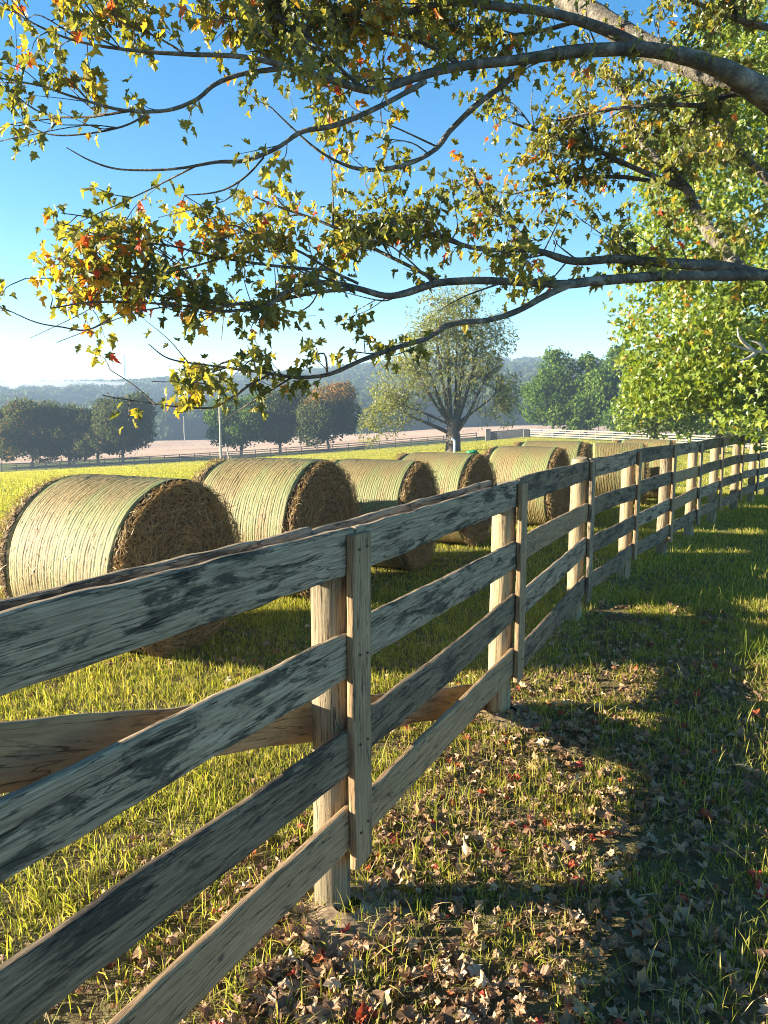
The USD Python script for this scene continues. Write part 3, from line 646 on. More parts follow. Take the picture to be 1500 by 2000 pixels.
# main limbs traced in the photograph's view and given their own distances: (px, py, distance, radius in px)
LIMBS = [
 [(1760, 420, 5.35, 60), (1620, 265, 5.1, 46), (1500, 187, 4.9, 34), (1400, 130, 4.7, 23), (1270, 97, 4.5, 17), (1130, 100, 4.35, 15), (1030, 115, 4.25, 12), (900, 130, 4.15, 10), (820, 150, 4.05, 9), (740, 175, 3.95, 8), (690, 170, 3.9, 8), (620, 148, 3.8, 6.5), (560, 130, 3.75, 6), (480, 112, 3.7, 5), (360, 105, 3.65, 4), (250, 98, 3.6, 3), (150, 80, 3.55, 2.2), (60, 42, 3.5, 1.6), (0, 5, 3.5, 1.2)],
 [(560, 132, 3.75, 5), (470, 146, 3.7, 4.5), (420, 165, 3.65, 4.5), (380, 197, 3.6, 4), (320, 217, 3.55, 3.5), (240, 214, 3.5, 3), (150, 190, 3.45, 2.2), (80, 168, 3.4, 1.7), (-10, 150, 3.4, 1.2)],
 [(260, 216, 3.5, 2.4), (160, 230, 3.55, 2), (80, 220, 3.6, 1.6), (10, 170, 3.6, 1.2)],
 [(290, 222, 3.5, 2), (240, 247, 3.45, 1.8), (160, 262, 3.4, 1.5), (95, 264, 3.4, 1.3), (45, 244, 3.4, 1)],
 [(830, 160, 4.05, 6), (760, 198, 3.9, 6), (700, 227, 3.8, 5.5), (650, 246, 3.75, 5.5), (590, 258, 3.7, 5), (540, 290, 3.65, 4.5), (480, 314, 3.6, 4), (420, 317, 3.6, 3.2), (330, 331, 3.5, 2.4), (240, 330, 3.5, 1.9), (180, 313, 3.45, 1.5), (130, 288, 3.4, 1)],
 [(515, 308, 3.65, 2), (480, 345, 3.6, 2), (430, 374, 3.6, 1.6), (360, 382, 3.6, 1)],
 [(1030, 120, 4.25, 7), (985, 165, 4.3, 6), (930, 205, 4.3, 6), (880, 255, 4.3, 6), (850, 292, 4.25, 5.5), (800, 318, 4.2, 5), (740, 330, 4.1, 4.5), (690, 327, 4.0, 3.5), (640, 305, 3.9, 2.5), (590, 268, 3.85, 2), (530, 210, 3.8, 1.2)],
 [(1270, 97, 4.5, 12), (1160, 50, 4.6, 12), (1060, 22, 4.5, 10), (960, 12, 4.4, 8), (870, 5, 4.3, 7), (750, 34, 4.2, 6), (650, 22, 4.1, 4), (540, 36, 4.0, 3), (430, 35, 4, 2)],
 [(1560, 228, 5.02, 26), (1470, 172, 4.95, 24), (1380, 140, 5.1, 27), (1250, 85, 5.5, 28), (1130, 10, 6.0, 26), (1040, -40, 6.3, 24), (940, -130, 6.6, 18)],
 [(1760, 600, 5.4, 30), (1600, 545, 5.1, 18), (1500, 536, 4.9, 14), (1400, 540, 4.8, 12), (1300, 540, 4.6, 12), (1180, 546, 4.4, 12), (1105, 555, 4.3, 11), (1050, 552, 4.25, 9), (960, 549, 4.15, 9), (860, 553, 4.0, 8.5), (790, 572, 3.95, 8), (750, 575, 3.9, 7), (690, 560, 3.85, 6), (620, 554, 3.8, 5.5), (560, 570, 3.7, 5), (520, 596, 3.65, 4.5), (440, 608, 3.6, 3), (350, 597, 3.55, 2.5), (200, 588, 3.5, 2), (100, 600, 3.45, 1.2)],
 [(700, 562, 3.85, 4), (610, 570, 3.8, 4), (520, 588, 3.8, 3.5), (430, 592, 3.75, 3), (330, 586, 3.7, 2.5), (240, 560, 3.65, 2), (150, 515, 3.6, 1.4), (95, 480, 3.6, 1)],
 [(260, 590, 3.6, 2), (230, 612, 3.6, 2), (175, 642, 3.55, 1.8), (120, 640, 3.5, 1.6), (65, 630, 3.5, 1.4), (0, 604, 3.45, 1)],
 [(1110, 557, 4.3, 9), (1060, 581, 4.25, 8), (1000, 610, 4.2, 7.5), (950, 626, 4.1, 7), (880, 633, 4.05, 7), (830, 660, 4.0, 6.5), (760, 684, 3.9, 5.5), (700, 706, 3.8, 5), (640, 730, 3.75, 5), (580, 736, 3.7, 4), (520, 728, 3.65, 3.5), (470, 725, 3.6, 3), (400, 714, 3.6, 2.2), (330, 700, 3.55, 1.5), (290, 672, 3.5, 1)],
 [(530, 730, 3.65, 2.6), (485, 755, 3.6, 2.5), (435, 791, 3.55, 2.4), (400, 800, 3.5, 2.2), (300, 790, 3.5, 1.7), (200, 770, 3.45, 1.2)],
 [(305, 790, 3.5, 1.5), (260, 752, 3.5, 1.3), (215, 722, 3.5, .9)],
 [(700, 555, 3.85, 3), (640, 525, 3.85, 3), (580, 490, 3.9, 2.6), (520, 470, 3.9, 2.2), (450, 440, 3.9, 1.6), (380, 460, 3.9, 1)],
 [(860, 552, 4.0, 5), (790, 515, 4.1, 4), (720, 480, 4.2, 4), (640, 440, 4.2, 3), (560, 410, 4.2, 2.4), (500, 385, 4.2, 1.5)],
 [(640, 528, 3.85, 3), (540, 520, 3.8, 3), (430, 505, 3.75, 2.4), (330, 480, 3.7, 2), (230, 470, 3.65, 1.6), (140, 440, 3.6, 1.1)],
 [(430, 505, 3.75, 2), (330, 530, 3.7, 2), (240, 535, 3.6, 1.6), (140, 545, 3.55, 1.2), (50, 545, 3.5, .9)],
 [(330, 480, 3.7, 2), (260, 440, 3.7, 1.6), (180, 425, 3.65, 1.2), (120, 415, 3.6, .9)],
 [(1560, 540, 5.05, 10), (1470, 532, 4.92, 11), (1400, 519, 4.95, 13), (1300, 514, 4.9, 12), (1200, 506, 4.8, 10), (1120, 510, 4.7, 9), (1050, 490, 4.6, 6), (960, 488, 4.5, 5), (880, 470, 4.5, 4), (790, 440, 4.4, 3), (700, 420, 4.4, 1.8)],
 [(1050, 490, 4.6, 4), (1000, 440, 4.7, 4), (950, 390, 4.8, 3), (920, 330, 4.8, 2)],
 [(1580, 545, 5.08, 10), (1500, 540, 4.97, 12), (1445, 525, 5.1, 17), (1395, 465, 5.5, 17), (1362, 418, 5.9, 14), (1342, 370, 6.0, 11), (1300, 330, 6.1, 10), (1262, 290, 6.2, 9), (1235, 245, 6.3, 8), (1218, 190, 6.4, 6), (1190, 140, 6.5, 4)],
 [(1342, 370, 6.0, 8), (1290, 350, 6.0, 6), (1200, 310, 5.9, 5), (1120, 270, 5.8, 4), (1060, 260, 5.8, 3), (1000, 240, 5.7, 2)],
 [(1280, 355, 6.0, 5), (1200, 345, 6.0, 4), (1120, 350, 6, 3), (1060, 365, 6, 2), (1000, 380, 6, 1.5)],
 [(1560, 400, 6.6, 12), (1500, 352, 6.6, 10), (1460, 310, 6.6, 8), (1420, 270, 6.6, 6), (1390, 215, 6.7, 4), (1370, 150, 6.8, 2.5)],
 [(1520, 180, 5.0, 6), (1430, 185, 5, 6), (1370, 205, 5, 5), (1290, 205, 5.1, 4), (1180, 215, 5.2, 3), (1090, 235, 5.3, 2)],
 [(1600, 60, 6, 8), (1480, 50, 6, 7), (1400, 20, 6, 5), (1310, -10, 6, 4)],
 [(900, 130, 4.15, 4), (840, 90, 4.2, 4), (780, 70, 4.2, 3), (700, 60, 4.2, 2.4), (620, 70, 4.1, 1.6)],
 [(1130, 40, 4.6, 5), (1060, 60, 4.7, 4), (980, 70, 4.8, 3), (900, 60, 4.8, 2), (830, 30, 4.8, 1.5)],
 [(700, 165, 3.9, 4), (640, 110, 3.9, 3), (590, 60, 3.9, 2.4), (540, 30, 3.9, 1.8), (500, 0, 3.9, 1.2)],
 [(360, 105, 3.65, 2.4), (300, 70, 3.7, 2), (230, 40, 3.7, 1.6), (215, 0, 3.7, 1)],
]
WEIGHT = [1.1, .9, .8, .7, 1.0, .7, .6, 1.3, 1.0, 1.0, 1.5, 1.0, 1.3, 1.3, .8, 1.9, 1.9, 1.9, 1.7, 1.7, 1.7, 1.6, 1.6, 1.8, 1.7, 2.0, 1.4, 2.0, 2.0, 2.0, 2.0, 1.6]
TRUNK = np.array([3.75, 5.5])
maple = thing("maple_tree", "big maple whose limbs reach in overhead from the right, leaves turning orange", "tree", loc=(TRUNK[0], TRUNK[1], float(T(*TRUNK))))
O = np.array([TRUNK[0], TRUNK[1], float(T(*TRUNK))])
tr = spline([(*TRUNK, -.2), (TRUNK[0] + .02, TRUNK[1], .4), (TRUNK[0], TRUNK[1], 1.6), (TRUNK[0] - .05, TRUNK[1], 2.9), (TRUNK[0] + .05, TRUNK[1] + .1, 4.5), (TRUNK[0] + .2, TRUNK[1] + .2, 7.0), (TRUNK[0] + .3, TRUNK[1] + .3, 9.0)], 36)
tv, tf = tube(tr, np.interp(tr[:, 2], [-.2, .1, .6, 3, 4.5, 9], [.42, .34, .25, .22, .17, .04]), 14)
tv = tv + (meshkit.fbm(tv * 5, 3, 4)[:, None] - .5) * .03
obj("trunk", (tv - O, tf), "maple_bark", maple, smooth=True)
paths, small = [], []
for k, L in enumerate(LIMBS):
    a = np.array([[*at(px, py, Y), r / FPX * Y] for px, py, Y, r in L])
    s = spline(a, 6 * len(a))
    s[:, 3] = np.maximum(s[:, 3] * np.interp(s[:, 3], [.004, .012, .03, .06], [1.0, .92, .8, .74]), .0012)
    wob = meshkit.fbm(np.stack([s[:, 0] * 4, s[:, 2] * 4, np.full(len(s), k * 3.1)], -1), 2, 6) - .5
    s[:, 2] += wob * .03; s[:, 1] += wob * .05
    v, f = tube(s[:, :3], s[:, 3] * (1 + .16 * (meshkit.noise(s[:, :3] * 14, k) - .5)), 10 if L[0][3] > 9 else 6)
    obj("limb" if L[0][3] >= 10 else "branch", (v - O, f), "maple_bark", maple, smooth=True)
    P = s[:, :3]
    paths.append((P[len(P) // 6:], WEIGHT[k], True))
    # side shoots
    Lm = np.linalg.norm(np.diff(P, axis=0), axis=1).sum()
    for _ in range(int(Lm * 4.4 * WEIGHT[k])):
        i0 = rg.integers(len(P) // 4, len(P) - 2)
        t = P[i0 + 1] - P[i0]; t /= np.linalg.norm(t) + 1e-9
        d = t * rg.uniform(.5, 1.1) + rg.normal(0, .42, 3) + (0, 0, .08 + .2 * (WEIGHT[k] > 1.4)); d /= np.linalg.norm(d)
        ln = rg.uniform(.15, .55)
        q = spline([P[i0], P[i0] + d * ln * .5 + rg.normal(0, .03, 3), P[i0] + d * ln + (0, 0, -.06) + rg.normal(0, .04, 3)], 7)
        if rg.random() > min(fullness(q[-1])[0], fullness(q[3])[0] + .2) * 1.5 - .2: continue
        small.append(tube(q, np.linspace(min(.006, s[i0, 3] * .7), .0016, len(q)), 4))
        paths.append((q, 1.1 * WEIGHT[k], False))
tw, LM = twig_leaves(paths, rg, 8.2, .059)
v, f = join(small + tw)
obj("twigs", (v - O, f), "maple_bark", maple, kind="stuff")
# colours: green inside, turning in clumps towards the tips on the left
pos = LM[:, :3, 3]
cl = meshkit.fbm(pos * 2.2, 3, 12)
tint = np.clip(rg.beta(2, 2.6, len(LM)) * .67 + (cl - .5) * .55, 0, .78)
hot = rg.random(len(LM)) < np.clip(.02 + .08 * (cl > .56) + .06 * (pos[:, 0] < -.8), 0, 1)
tint[hot] = rg.uniform(.8, 1.0, hot.sum())
vis = np.linalg.norm(pos - (0, 0, EYE), axis=1)
pxx = pos[:, 0] / pos[:, 1] * FPX + 750
order = np.argsort(np.where((pxx > 0) & (pxx < 1500), vis / LM[:, :3, 1].max(1).clip(.02), 99) + vis * 5)
single = order[:300]
lk = rg.integers(0, 9, len(LM))
for i in single:
    lv, lf = LEAVES[lk[i]]
    v = lv @ LM[i, :3, :3].T + LM[i, :3, 3] - O
    obj("leaf", (v, lf), "maple_leaf", maple, tint=np.full(len(v), tint[i]))
rest = np.setdiff1d(np.arange(len(LM)), single)
vs, fs, ts, n0 = [], [], [], 0
for k in range(9):
    ix = rest[lk[rest] == k]
    v, f, c = scatter(LEAVES[k], LM[ix])
    vs.append(v); fs.append(f + n0); ts.append(tint[ix][c]); n0 += len(v)
obj("foliage", (np.vstack(vs) - O, np.vstack(fs)), "maple_leaf", maple, tint=np.concatenate(ts), kind="stuff")
print("near leaves", len(LM))

def crown_points(lobes, n, rg, shell=.75):
    """Points and outward directions in a union of ellipsoid lobes, mostly near their skins."""
    lobes = np.asarray(lobes, float)
    vol = (lobes[:, 3:6].prod(1)) ** (2 / 3.)
    k = rg.choice(len(lobes), n, p=vol / vol.sum())
    d = rg.normal(0, 1, (n, 3)); d /= np.linalg.norm(d, axis=1, keepdims=True)
    rr = np.where(rg.random(n) < shell, rg.uniform(.78, 1.06, n), rg.uniform(.2, .9, n))
    rr *= 1 + .34 * (meshkit.fbm(d * 2.6 + k[:, None] * 3.3, 3, 3) - .5) * 2
    p = lobes[k, :3] + d * rr[:, None] * lobes[k, 3:6]
    return p, d

def tree(name, label, base, trunk, lobes, n, size, leafm, seed, cat="tree", group=None, limbs=6, tint=(2, 2.4, 0, .9), bark="far_bark", shape=QUAD, hotf=None, shell=.75, trunk_top=None, gaps=0.0, gscale=1.0):
    """trunk: (height to first fork, radius). lobes: rows (x, y, z, rx, ry, rz) relative to the base."""
    r_ = np.random.default_rng(seed)
    t = thing(name, label, cat, loc=base, group=group)
    h, r0 = trunk
    lob = np.asarray(lobes, float)
    top = trunk_top or lob[:, 2].max()
    P = spline([(0, 0, -.4), (r_.normal(0, .05) * h * .3, r_.normal(0, .05), h * .5), (r_.normal(0, .1), 0, h), (r_.normal(0, .25), r_.normal(0, .2), (h + top) / 2), (r_.normal(0, .4), 0, top)], 18)
    obj("trunk", tube(P, np.interp(P[:, 2], [-.4, 0, h, top], [r0 * 1.5, r0 * 1.2, r0 * .85, r0 * .12]), 9), bark, t, smooth=True)
    for k in range(limbs):
        g = lob[r_.integers(len(lob))]
        e = g[:3] + r_.normal(0, .35, 3) * g[3:6]
        s0 = P[np.argmin(np.abs(P[:, 2] - h * r_.uniform(.75, 1.35)))]
        q = spline([s0, s0 * .45 + e * .55 + (0, 0, -.08 * np.linalg.norm(e - s0)), e], 9)
        obj("limb", tube(q, np.linspace(r0 * .45, r0 * .07, len(q)), 6), bark, t, smooth=True)
    p, d = crown_points(lob, n, r_, shell)
    if gaps:
        k_ = meshkit.fbm(p / gscale, 3, seed + 40) + r_.normal(0, .02, n) > gaps
        p, d = p[k_], d[k_]; n = len(p)
    nn = d + r_.normal(0, .8, (n, 3)); yd = np.cross(nn, r_.normal(0, 1, (n, 3))) + (0, 0, -.5) + d * .3
    m = bases(yd, nn, size * r_.uniform(.6, 1.35, n)); m[:, :3, 3] = p
    v, f, ix = scatter(shape, m)
    a, b, lo, hi = tint
    tn = lo + (hi - lo) * np.clip(r_.beta(a, b, n) + .35 * (meshkit.fbm(p / max(size * 9, .5), 3, seed) - .5), 0, 1)
    if hotf is not None:
        tn = np.where(hotf(p, r_), r_.uniform(.85, 1.0, n), tn)
    obj("crown", (v, f), leafm, t, tint=tn[ix])
    return t

def lobes_round(w, h0, h1, seed, n=9, flat=1.0):
    """A rounded, uneven crown: w half width, from h0 to h1."""
    r_ = np.random.default_rng(seed)
    H = (h1 - h0) / 2; c = (h0 + h1) / 2
    L = [(0, 0, c, w * .72, w * .72 * flat, H * .85)]
    for k in range(n):
        a = 2 * np.pi * k / n + r_.normal(0, .2); z = c + H * r_.uniform(-.62, .62)
        q = math.sqrt(max(.1, 1 - ((z - c) / H) ** 2)); s = r_.uniform(.28, .45)
        L.append((w * .66 * q * math.cos(a), w * .66 * q * math.sin(a) * flat, z, w * s * 1.1, w * s * 1.1 * flat, H * s))
    return L

def put(px, Y):
    x, y = fp(px, Y)
    return (x, y, float(T(x, y)))

# second maple, sunlit, behind the first at right
lm = [(0, 0, 5.3, 3.2, 2.8, 3.6), (-2.1, -.4, 3.3, 1.4, 1.4, 1.4), (-1.8, .3, 5.4, 1.7, 1.6, 1.7), (-.6, -.9, 2.8, 1.8, 1.6, 1.5), (1.2, -.8, 3.2, 1.9, 1.7, 1.8), (-1.0, -.5, 7.4, 1.7, 1.6, 1.5), (.9, -.3, 8.3, 2.0, 1.8, 1.8), (2.4, 0, 5.5, 1.9, 1.8, 2.2), (-2.4, 0, 2.4, .9, 1.0, .7)]
m2 = tree("maple_tree", "sunlit yellow green maple at the right edge with a bare pale branch", put(1568, 13.5), (1.7, .2), lm, 74000, .11, "maple_green", 31, limbs=9, gaps=.46, gscale=.8, shell=.88, tint=(2.2, 2, .10, .78), bark="maple_bark", shape=SMALL_LEAF, hotf=lambda p, r: r.random(len(p)) < np.where((p[:, 0] < -2.1) & (p[:, 2] > 2.5), .06, .004))
b2 = np.array(put(1568, 13.5)); dead = []
for q in ([(1560, 690, 10.2), (1490, 688, 10.0), (1450, 680, 9.9), (1415, 668, 9.8)], [(1470, 684, 10.0), (1445, 660, 9.9), (1440, 640, 9.9)], [(1480, 686, 10), (1460, 700, 9.9), (1440, 705, 9.8)], [(1495, 688, 10), (1485, 672, 9.9), (1460, 664, 9.9)]):
    s = spline([at(*w) for w in q], 10) - b2
    dead.append(tube(s, np.linspace(.028, .006, len(s)), 6))
obj("dead_branch", join(dead), "pale_bark", m2, smooth=True, label="bare pale dead branch")
tree("maple_tree", "smaller sunlit maple left of the yellow green one, beyond the fence end", put(1275, 44), (2.0, .22), [(0, 0, 3.4, 2.0, 2.0, 2.3), (-1.2, 0, 2.6, 1.3, 1.3, 1.2), (1.5, -.5, 2.8, 1.6, 1.5, 1.4), (.3, 0, 5.2, 1.5, 1.5, 1.5), (3.2, .5, 3.6, 2.0, 2, 2.2)], 9000, .2, "maple_green", 32, tint=(2, 2, .05, .7), bark="maple_bark", hotf=lambda p, r: r.random(len(p)) < .01)
tree("maple_tree", "green maple in the row at right, seen over the paddock fence", put(1400, 52), (2.2, .25), lobes_round(4.2, .8, 10.5, 5, 11), 9000, .30, "maple_green", 33, tint=(2, 2, .05, .65), bark="maple_bark")

# the willow-like tree in the pasture
wb = put(884, 56)
wl = [(0, 0, 7.6, 3.6, 3.2, 4.2), (-4.0, 0, 4.4, 2.3, 2.2, 2.8), (-2.6, .5, 6.6, 2.3, 2.2, 2.6), (3.0, 0, 5.2, 2.0, 2.0, 3.0), (2.4, -.3, 8.2, 2.2, 2.2, 2.8), (.4, 0, 10.6, 2.4, 2.2, 1.9), (-5.4, .2, 2.9, 1.7, 1.6, 1.9), (-1.5, -.5, 9.3, 2, 2, 2.3), (3.9, 0, 3.6, 1.1, 1.1, 1.9), (-6.2, 0, 1.6, .9, .9, 1.2)]
STRAND = np.array([(-.14, 0, 0), (.14, 0, 0), (-.1, .5, .04), (.1, .5, .04), (0, 1, 0)]), np.array([(0, 1, 3), (0, 3, 2), (2, 3, 4)])
wt = thing("willow_tree", "airy pale green tree with many upright limbs alone in the pasture", "tree", loc=wb)
rw = np.random.default_rng(44)
P = spline([(0, 0, -.4), (.02, 0, .8), (0, 0, 1.7), (.1, 0, 2.6)], 12)
obj("trunk", tube(P, np.interp(P[:, 2], [-.4, 0, 1.5, 2.6], [.75, .6, .5, .42]), 12), "far_bark", wt, smooth=True)
wpaths = []
for k, (ex, ey, ez, r0) in enumerate([(-.5, .2, 11.2, .24), (.9, -.2, 11.4, .22), (-2.4, .4, 8.6, .22), (-3.2, -.3, 7.0, .16), (2.0, .5, 8.8, .2), (2.7, -.4, 6.2, .2), (-4.6, 0, 3.6, .17), (.3, .9, 9.6, .18), (-1.4, -.8, 9.6, .2), (3.4, .2, 4.6, .12), (-5.2, .2, 4.6, .1), (1.5, -.8, 7.2, .15)]):
    s0 = np.array([.15 * np.sign(ex), 0, 1.2 + .9 * rw.random()])
    e = np.array([ex, ey, ez])
    q = spline([s0, s0 + (e - s0) * (.36, .36, .25) + (0, 0, .15), s0 + (e - s0) * (.72, .72, .62) + rw.normal(0, .15, 3), e], 16)
    obj("limb", tube(q, np.linspace(r0, r0 * .12, len(q)), 7), "far_bark", wt, smooth=True)
    wpaths.append(q)
tws = []
for q in wpaths:
    for _ in range(16):
        i0 = rw.integers(len(q) // 3, len(q) - 1)
        d = rw.normal(0, .6, 3) + (0, 0, .7); d /= np.linalg.norm(d); ln = rw.uniform(.8, 2.4)
        tws.append(tube(spline([q[i0], q[i0] + d * ln * .6, q[i0] + d * ln + (0, 0, -.25 * ln)], 6), np.linspace(.035, .008, 7), 3))
obj("twigs", join(tws), "far_bark", wt, kind="stuff")
n = 34000
p, d = crown_points(wl, n, rw, .35)
keep = meshkit.fbm(p / 1.3, 3, 9) > .415
p, d = p[keep], d[keep]; n = len(p)
m = bases(np.array([0, 0, -.25]) + rw.normal(0, .6, (n, 3)) + d * .5, rw.normal(0, 1, (n, 3)), rw.uniform(.12, .34, n)); m[:, :3, 3] = p
v, f, ix = scatter(STRAND, m)
obj("crown", (v, f), "willow_leaf", wt, tint=np.clip(rw.beta(2, 2, n), 0, 1)[ix])
# pale post by its trunk
pp = put(887, 53.5)
q = [(0, 0, -.2), (0, 0, .75), (-.06, 0, .93), (-.22, 0, 1.0)]
obj("pipe_post", tuple(np.add(a, pp) if i == 0 else a for i, a in enumerate(tube(spline(q, 14), .085, 10))), "white_pipe", smooth=True, label="white bent pipe standing against the foot of the pasture tree", cat="pipe")

# dark green trees beyond the paddock fence
for k, (px, Y, w, h, s, lab) in enumerate([
    (1078, 122, 5.6, 14.2, 51, "pointed dark green tree at the left end of the group beyond the paddock fence"),
    (1142, 120, 5.0, 13.0, 52, "middle dark green tree with an olive top beyond the paddock fence"),
    (1198, 114, 4.6, 13.8, 53, "tall dark green tree at the right end of the group, beside the maples")]):
    L = lobes_round(w, .9, h * .8, s, 10) + [(.3, 0, h * .78, w * .5, w * .5, h * .2), (-.2, 0, h * .93, w * .22, w * .22, h * .1)]
    tree("dark_tree", lab, put(px, Y), (1.8, .28), L, 15000, .42, "tree_leaf", s, gaps=.43, gscale=1.8, tint=(2, 2.6, 0, .8), group="dark green trees beyond the paddock fence")
# trees beyond the pasture fence: three in the middle, five at left
for k, (px, Y, w, h, s, lab, hotp) in enumerate([
    (472, 130, 5.2, 10.8, 61, "rounded green tree beside the tall wooden pole", 0),
    (548, 132, 5.0, 12.0, 62, "dusky tree between the pole's tree and the orange topped one", .03),
    (642, 128, 5.2, 12.2, 63, "round tree with an orange brown top beyond the pasture fence", .9),
    (-4, 136, 4.6, 11.4, 64, "dusky tree cut by the left edge of the picture", .1),
    (64, 132, 5.6, 12.2, 65, "broad dusky round tree, second from the left", .12),
    (136, 133, 5.0, 11.6, 66, "dusky tree in the middle of the left clump", .08),
    (192, 131, 4.2, 10.2, 67, "small dusky tree in the dip of the left clump", .06),
    (240, 129, 5.2, 12.4, 68, "dark round tree at the right end of the left clump", .05)]):
    hf = (lambda p, r, h=h: (r.random(len(p)) < np.clip((p[:, 2] - h * .62) / (h * .15), 0, .85))) if hotp > .5 else (lambda p, r, q=hotp: r.random(len(p)) < q)
    tree("round_tree", lab, put(px, Y), (1.9, .26), lobes_round(w * 1.08, 1.25, h, s, 14), 17000, .40, "tree_leaf" if k == 0 else "dusky_leaf", s, tint=(2, 2.4, 0, .75), hotf=hf, group="trees beyond the pasture fence")

# poles and the mast
def pole(name, label, cat, px, Y, h, r0, r1, mt, lean=0.0):
    b = np.array(put(px, Y))
    q = np.array([b + (0, 0, -.5), b + (lean * .5, 0, h * .5), b + (lean, 0, h)])
    return obj(name, tube(spline(q, 10), np.linspace(r0, r1, 11), 10), mt, smooth=True, label=label, cat=cat)
pole("utility_pole", "tall bare wooden pole at the pasture edge beside the rounded green tree", "pole", 432, 118, 13.0, .2, .13, "pole_wood")
pole("leaning_pole", "short leaning stake right of the tall wooden pole", "pole", 449, 118.5, 2.6, .12, .09, "pole_wood", -.6)
pole("utility_pole", "pale distant pole standing in the harvested field", "pole", 362, 260, 10.5, .16, .12, "pole_wood")
mb = np.array(put(252, 905)); mb[2] += 0
mast = thing("radio_mast", "thin lattice mast on the far ridge", "mast", loc=mb)
for k in range(3):
    a = k * 2 * np.pi / 3; o = np.array([math.cos(a), math.sin(a), 0]) * .5
    obj("leg", tube(np.array([o * 2.6 + (0, 0, -1), o * 2 + (0, 0, 20), o * 1.2 + (0, 0, 44)]), .3, 5), "steel", mast)
br = []
for k in range(20):
    for j in range(3):
        a, b = j * 2 * np.pi / 3, (j + 1) * 2 * np.pi / 3
        br.append(tube(np.array([[.5 * math.cos(a), .5 * math.sin(a), k * 2.0], [.5 * math.cos(b), .5 * math.sin(b), k * 2.0 + 2]]), .05, 3))
obj("bracing", join(br), "steel", mast)

# ------------------------------------------------------------------ far woods (stuff)
rf = np.random.default_rng(77)
def crown_proto(seed):
    r_ = np.random.default_rng(seed)
    p, d = crown_points([(0, 0, 6, 4.2, 4.2, 5), (1.5, 1, 5, 3, 3, 3.5), (-1.6, -.6, 4.6, 3, 3, 3.4), (0, -1, 9, 2.6, 2.6, 2.6)], 340, r_, .9)
    m = bases(r_.normal(0, 1, (340, 3)) + (0, 0, -.4), d + r_.normal(0, .6, (340, 3)), r_.uniform(1.3, 2.4, 340)); m[:, :3, 3] = p
    v, f, ix = scatter(QUAD, m)
    return v, f, np.clip(r_.beta(2, 2.5, 340) * .8, 0, 1)[ix]
protos = [crown_proto(90 + k) for k in range(4)]
N = 9000
Yw = rf.uniform(330, 960, N) ** 1.0; Xw = Yw * rf.uniform(-.72, .72, N)
edge = 335 + 40 * (meshkit.noise(np.stack([Xw / 60, 0 * Xw, 0 * Xw], -1), 4) - .5)
inf = (Xw / Yw > -.46) & (Xw / Yw < -.22) & (Yw > 440) & (Yw < 525)
keep = (Yw > edge) & ~inf & ((Yw < 395) | (Yw > 505) | (Xw / Yw < -.47) | (Xw / Yw > -.16) | (rf.random(N) < .12))
Xw, Yw = Xw[keep], Yw[keep]
sc = rf.uniform(.75, 1.4, len(Xw))
instancer("far_woods", protos, yaw(np.stack([Xw, Yw, T(Xw, Yw) - .5], 1), rf.uniform(0, 6.28, len(Xw)), sc), rf.integers(0, 4, len(Xw)), "hazy blue wooded hillside rising across the valley", "woods", "wood_leaf")

# ------------------------------------------------------------------ grass and fallen leaves
def tuft(seed, nb, h, w, spread, dry, lean=.35):
    r_ = np.random.default_rng(seed); vs, fs, ts, n0 = [], [], [], 0
    for k in range(nb):
        a = r_.uniform(0, 6.28); o = r_.normal(0, spread, 2); hh = h * r_.uniform(.45, 1.15); ww = w * r_.uniform(.7, 1.2) / 2
        ld = r_.uniform(0, 6.28); lv = hh * abs(r_.normal(0, lean)) * 1.2
        c, s = math.cos(a), math.sin(a)
        pts = []
        for u, wk in ((0, 1), (.4, .9), (.75, .6)):
            cx, cy, cz = o[0] + math.cos(ld) * lv * u ** 2, o[1] + math.sin(ld) * lv * u ** 2, hh * (u - .22 * u * u * min(1, lv / hh))
            pts += [(cx - c * ww * wk, cy - s * ww * wk, cz), (cx + c * ww * wk, cy + s * ww * wk, cz)]
        pts.append((o[0] + math.cos(ld) * lv, o[1] + math.sin(ld) * lv, hh * (1 - .22 * min(1, lv / hh))))
        vs.append(pts); fs.append(np.array([(0, 1, 3), (0, 3, 2), (2, 3, 5), (2, 5, 4), (4, 5, 6)]) + n0); n0 += 7
        t = r_.uniform(.86, 1) if r_.random() < dry else np.clip(r_.normal(.48, .16), .1, .8)
        ts += [t * .85] * 2 + [t] * 5
    return np.vstack(vs), np.vstack(fs), np.array(ts)

rgx = np.random.default_rng(101)
def fence_side(x, y):
    """Distance to the viewer's side of the near fence line."""
    return (x - np.interp(y, POSTS[:, 1], POSTS[:, 0])) * .885

def spread_pts(n, y0, y1, wmargin, power=1.0):
    Y = y0 + (y1 - y0) * rgx.random(n) ** power
    X = Y * rgx.uniform(-.56, .56, n) + rgx.uniform(-wmargin, wmargin, n)
    return X, Y
def litter_amount(x, y):
    """How much of the ground is leaf litter: under the maple on the viewer's side, thinning into the pasture."""
    s = fence_side(x, y)
    base = np.where(s > 0, np.interp(y, [0, 3.3, 4.6, 6.5, 9], [.92, .84, .5, .14, .0]) * np.interp(s, [0, 1.2, 2.6], [1.08, .92, .6]), np.interp(s, [-1.3, -.2, 0], [.0, .55, .8]) * np.interp(y, [0, 3, 5], [1, .8, .1]))
    return np.clip(base + .9 * (meshkit.fbm(np.stack([x * 1.3, y * 1.3, 0 * x], -1), 3, 31) - .5), 0, 1)

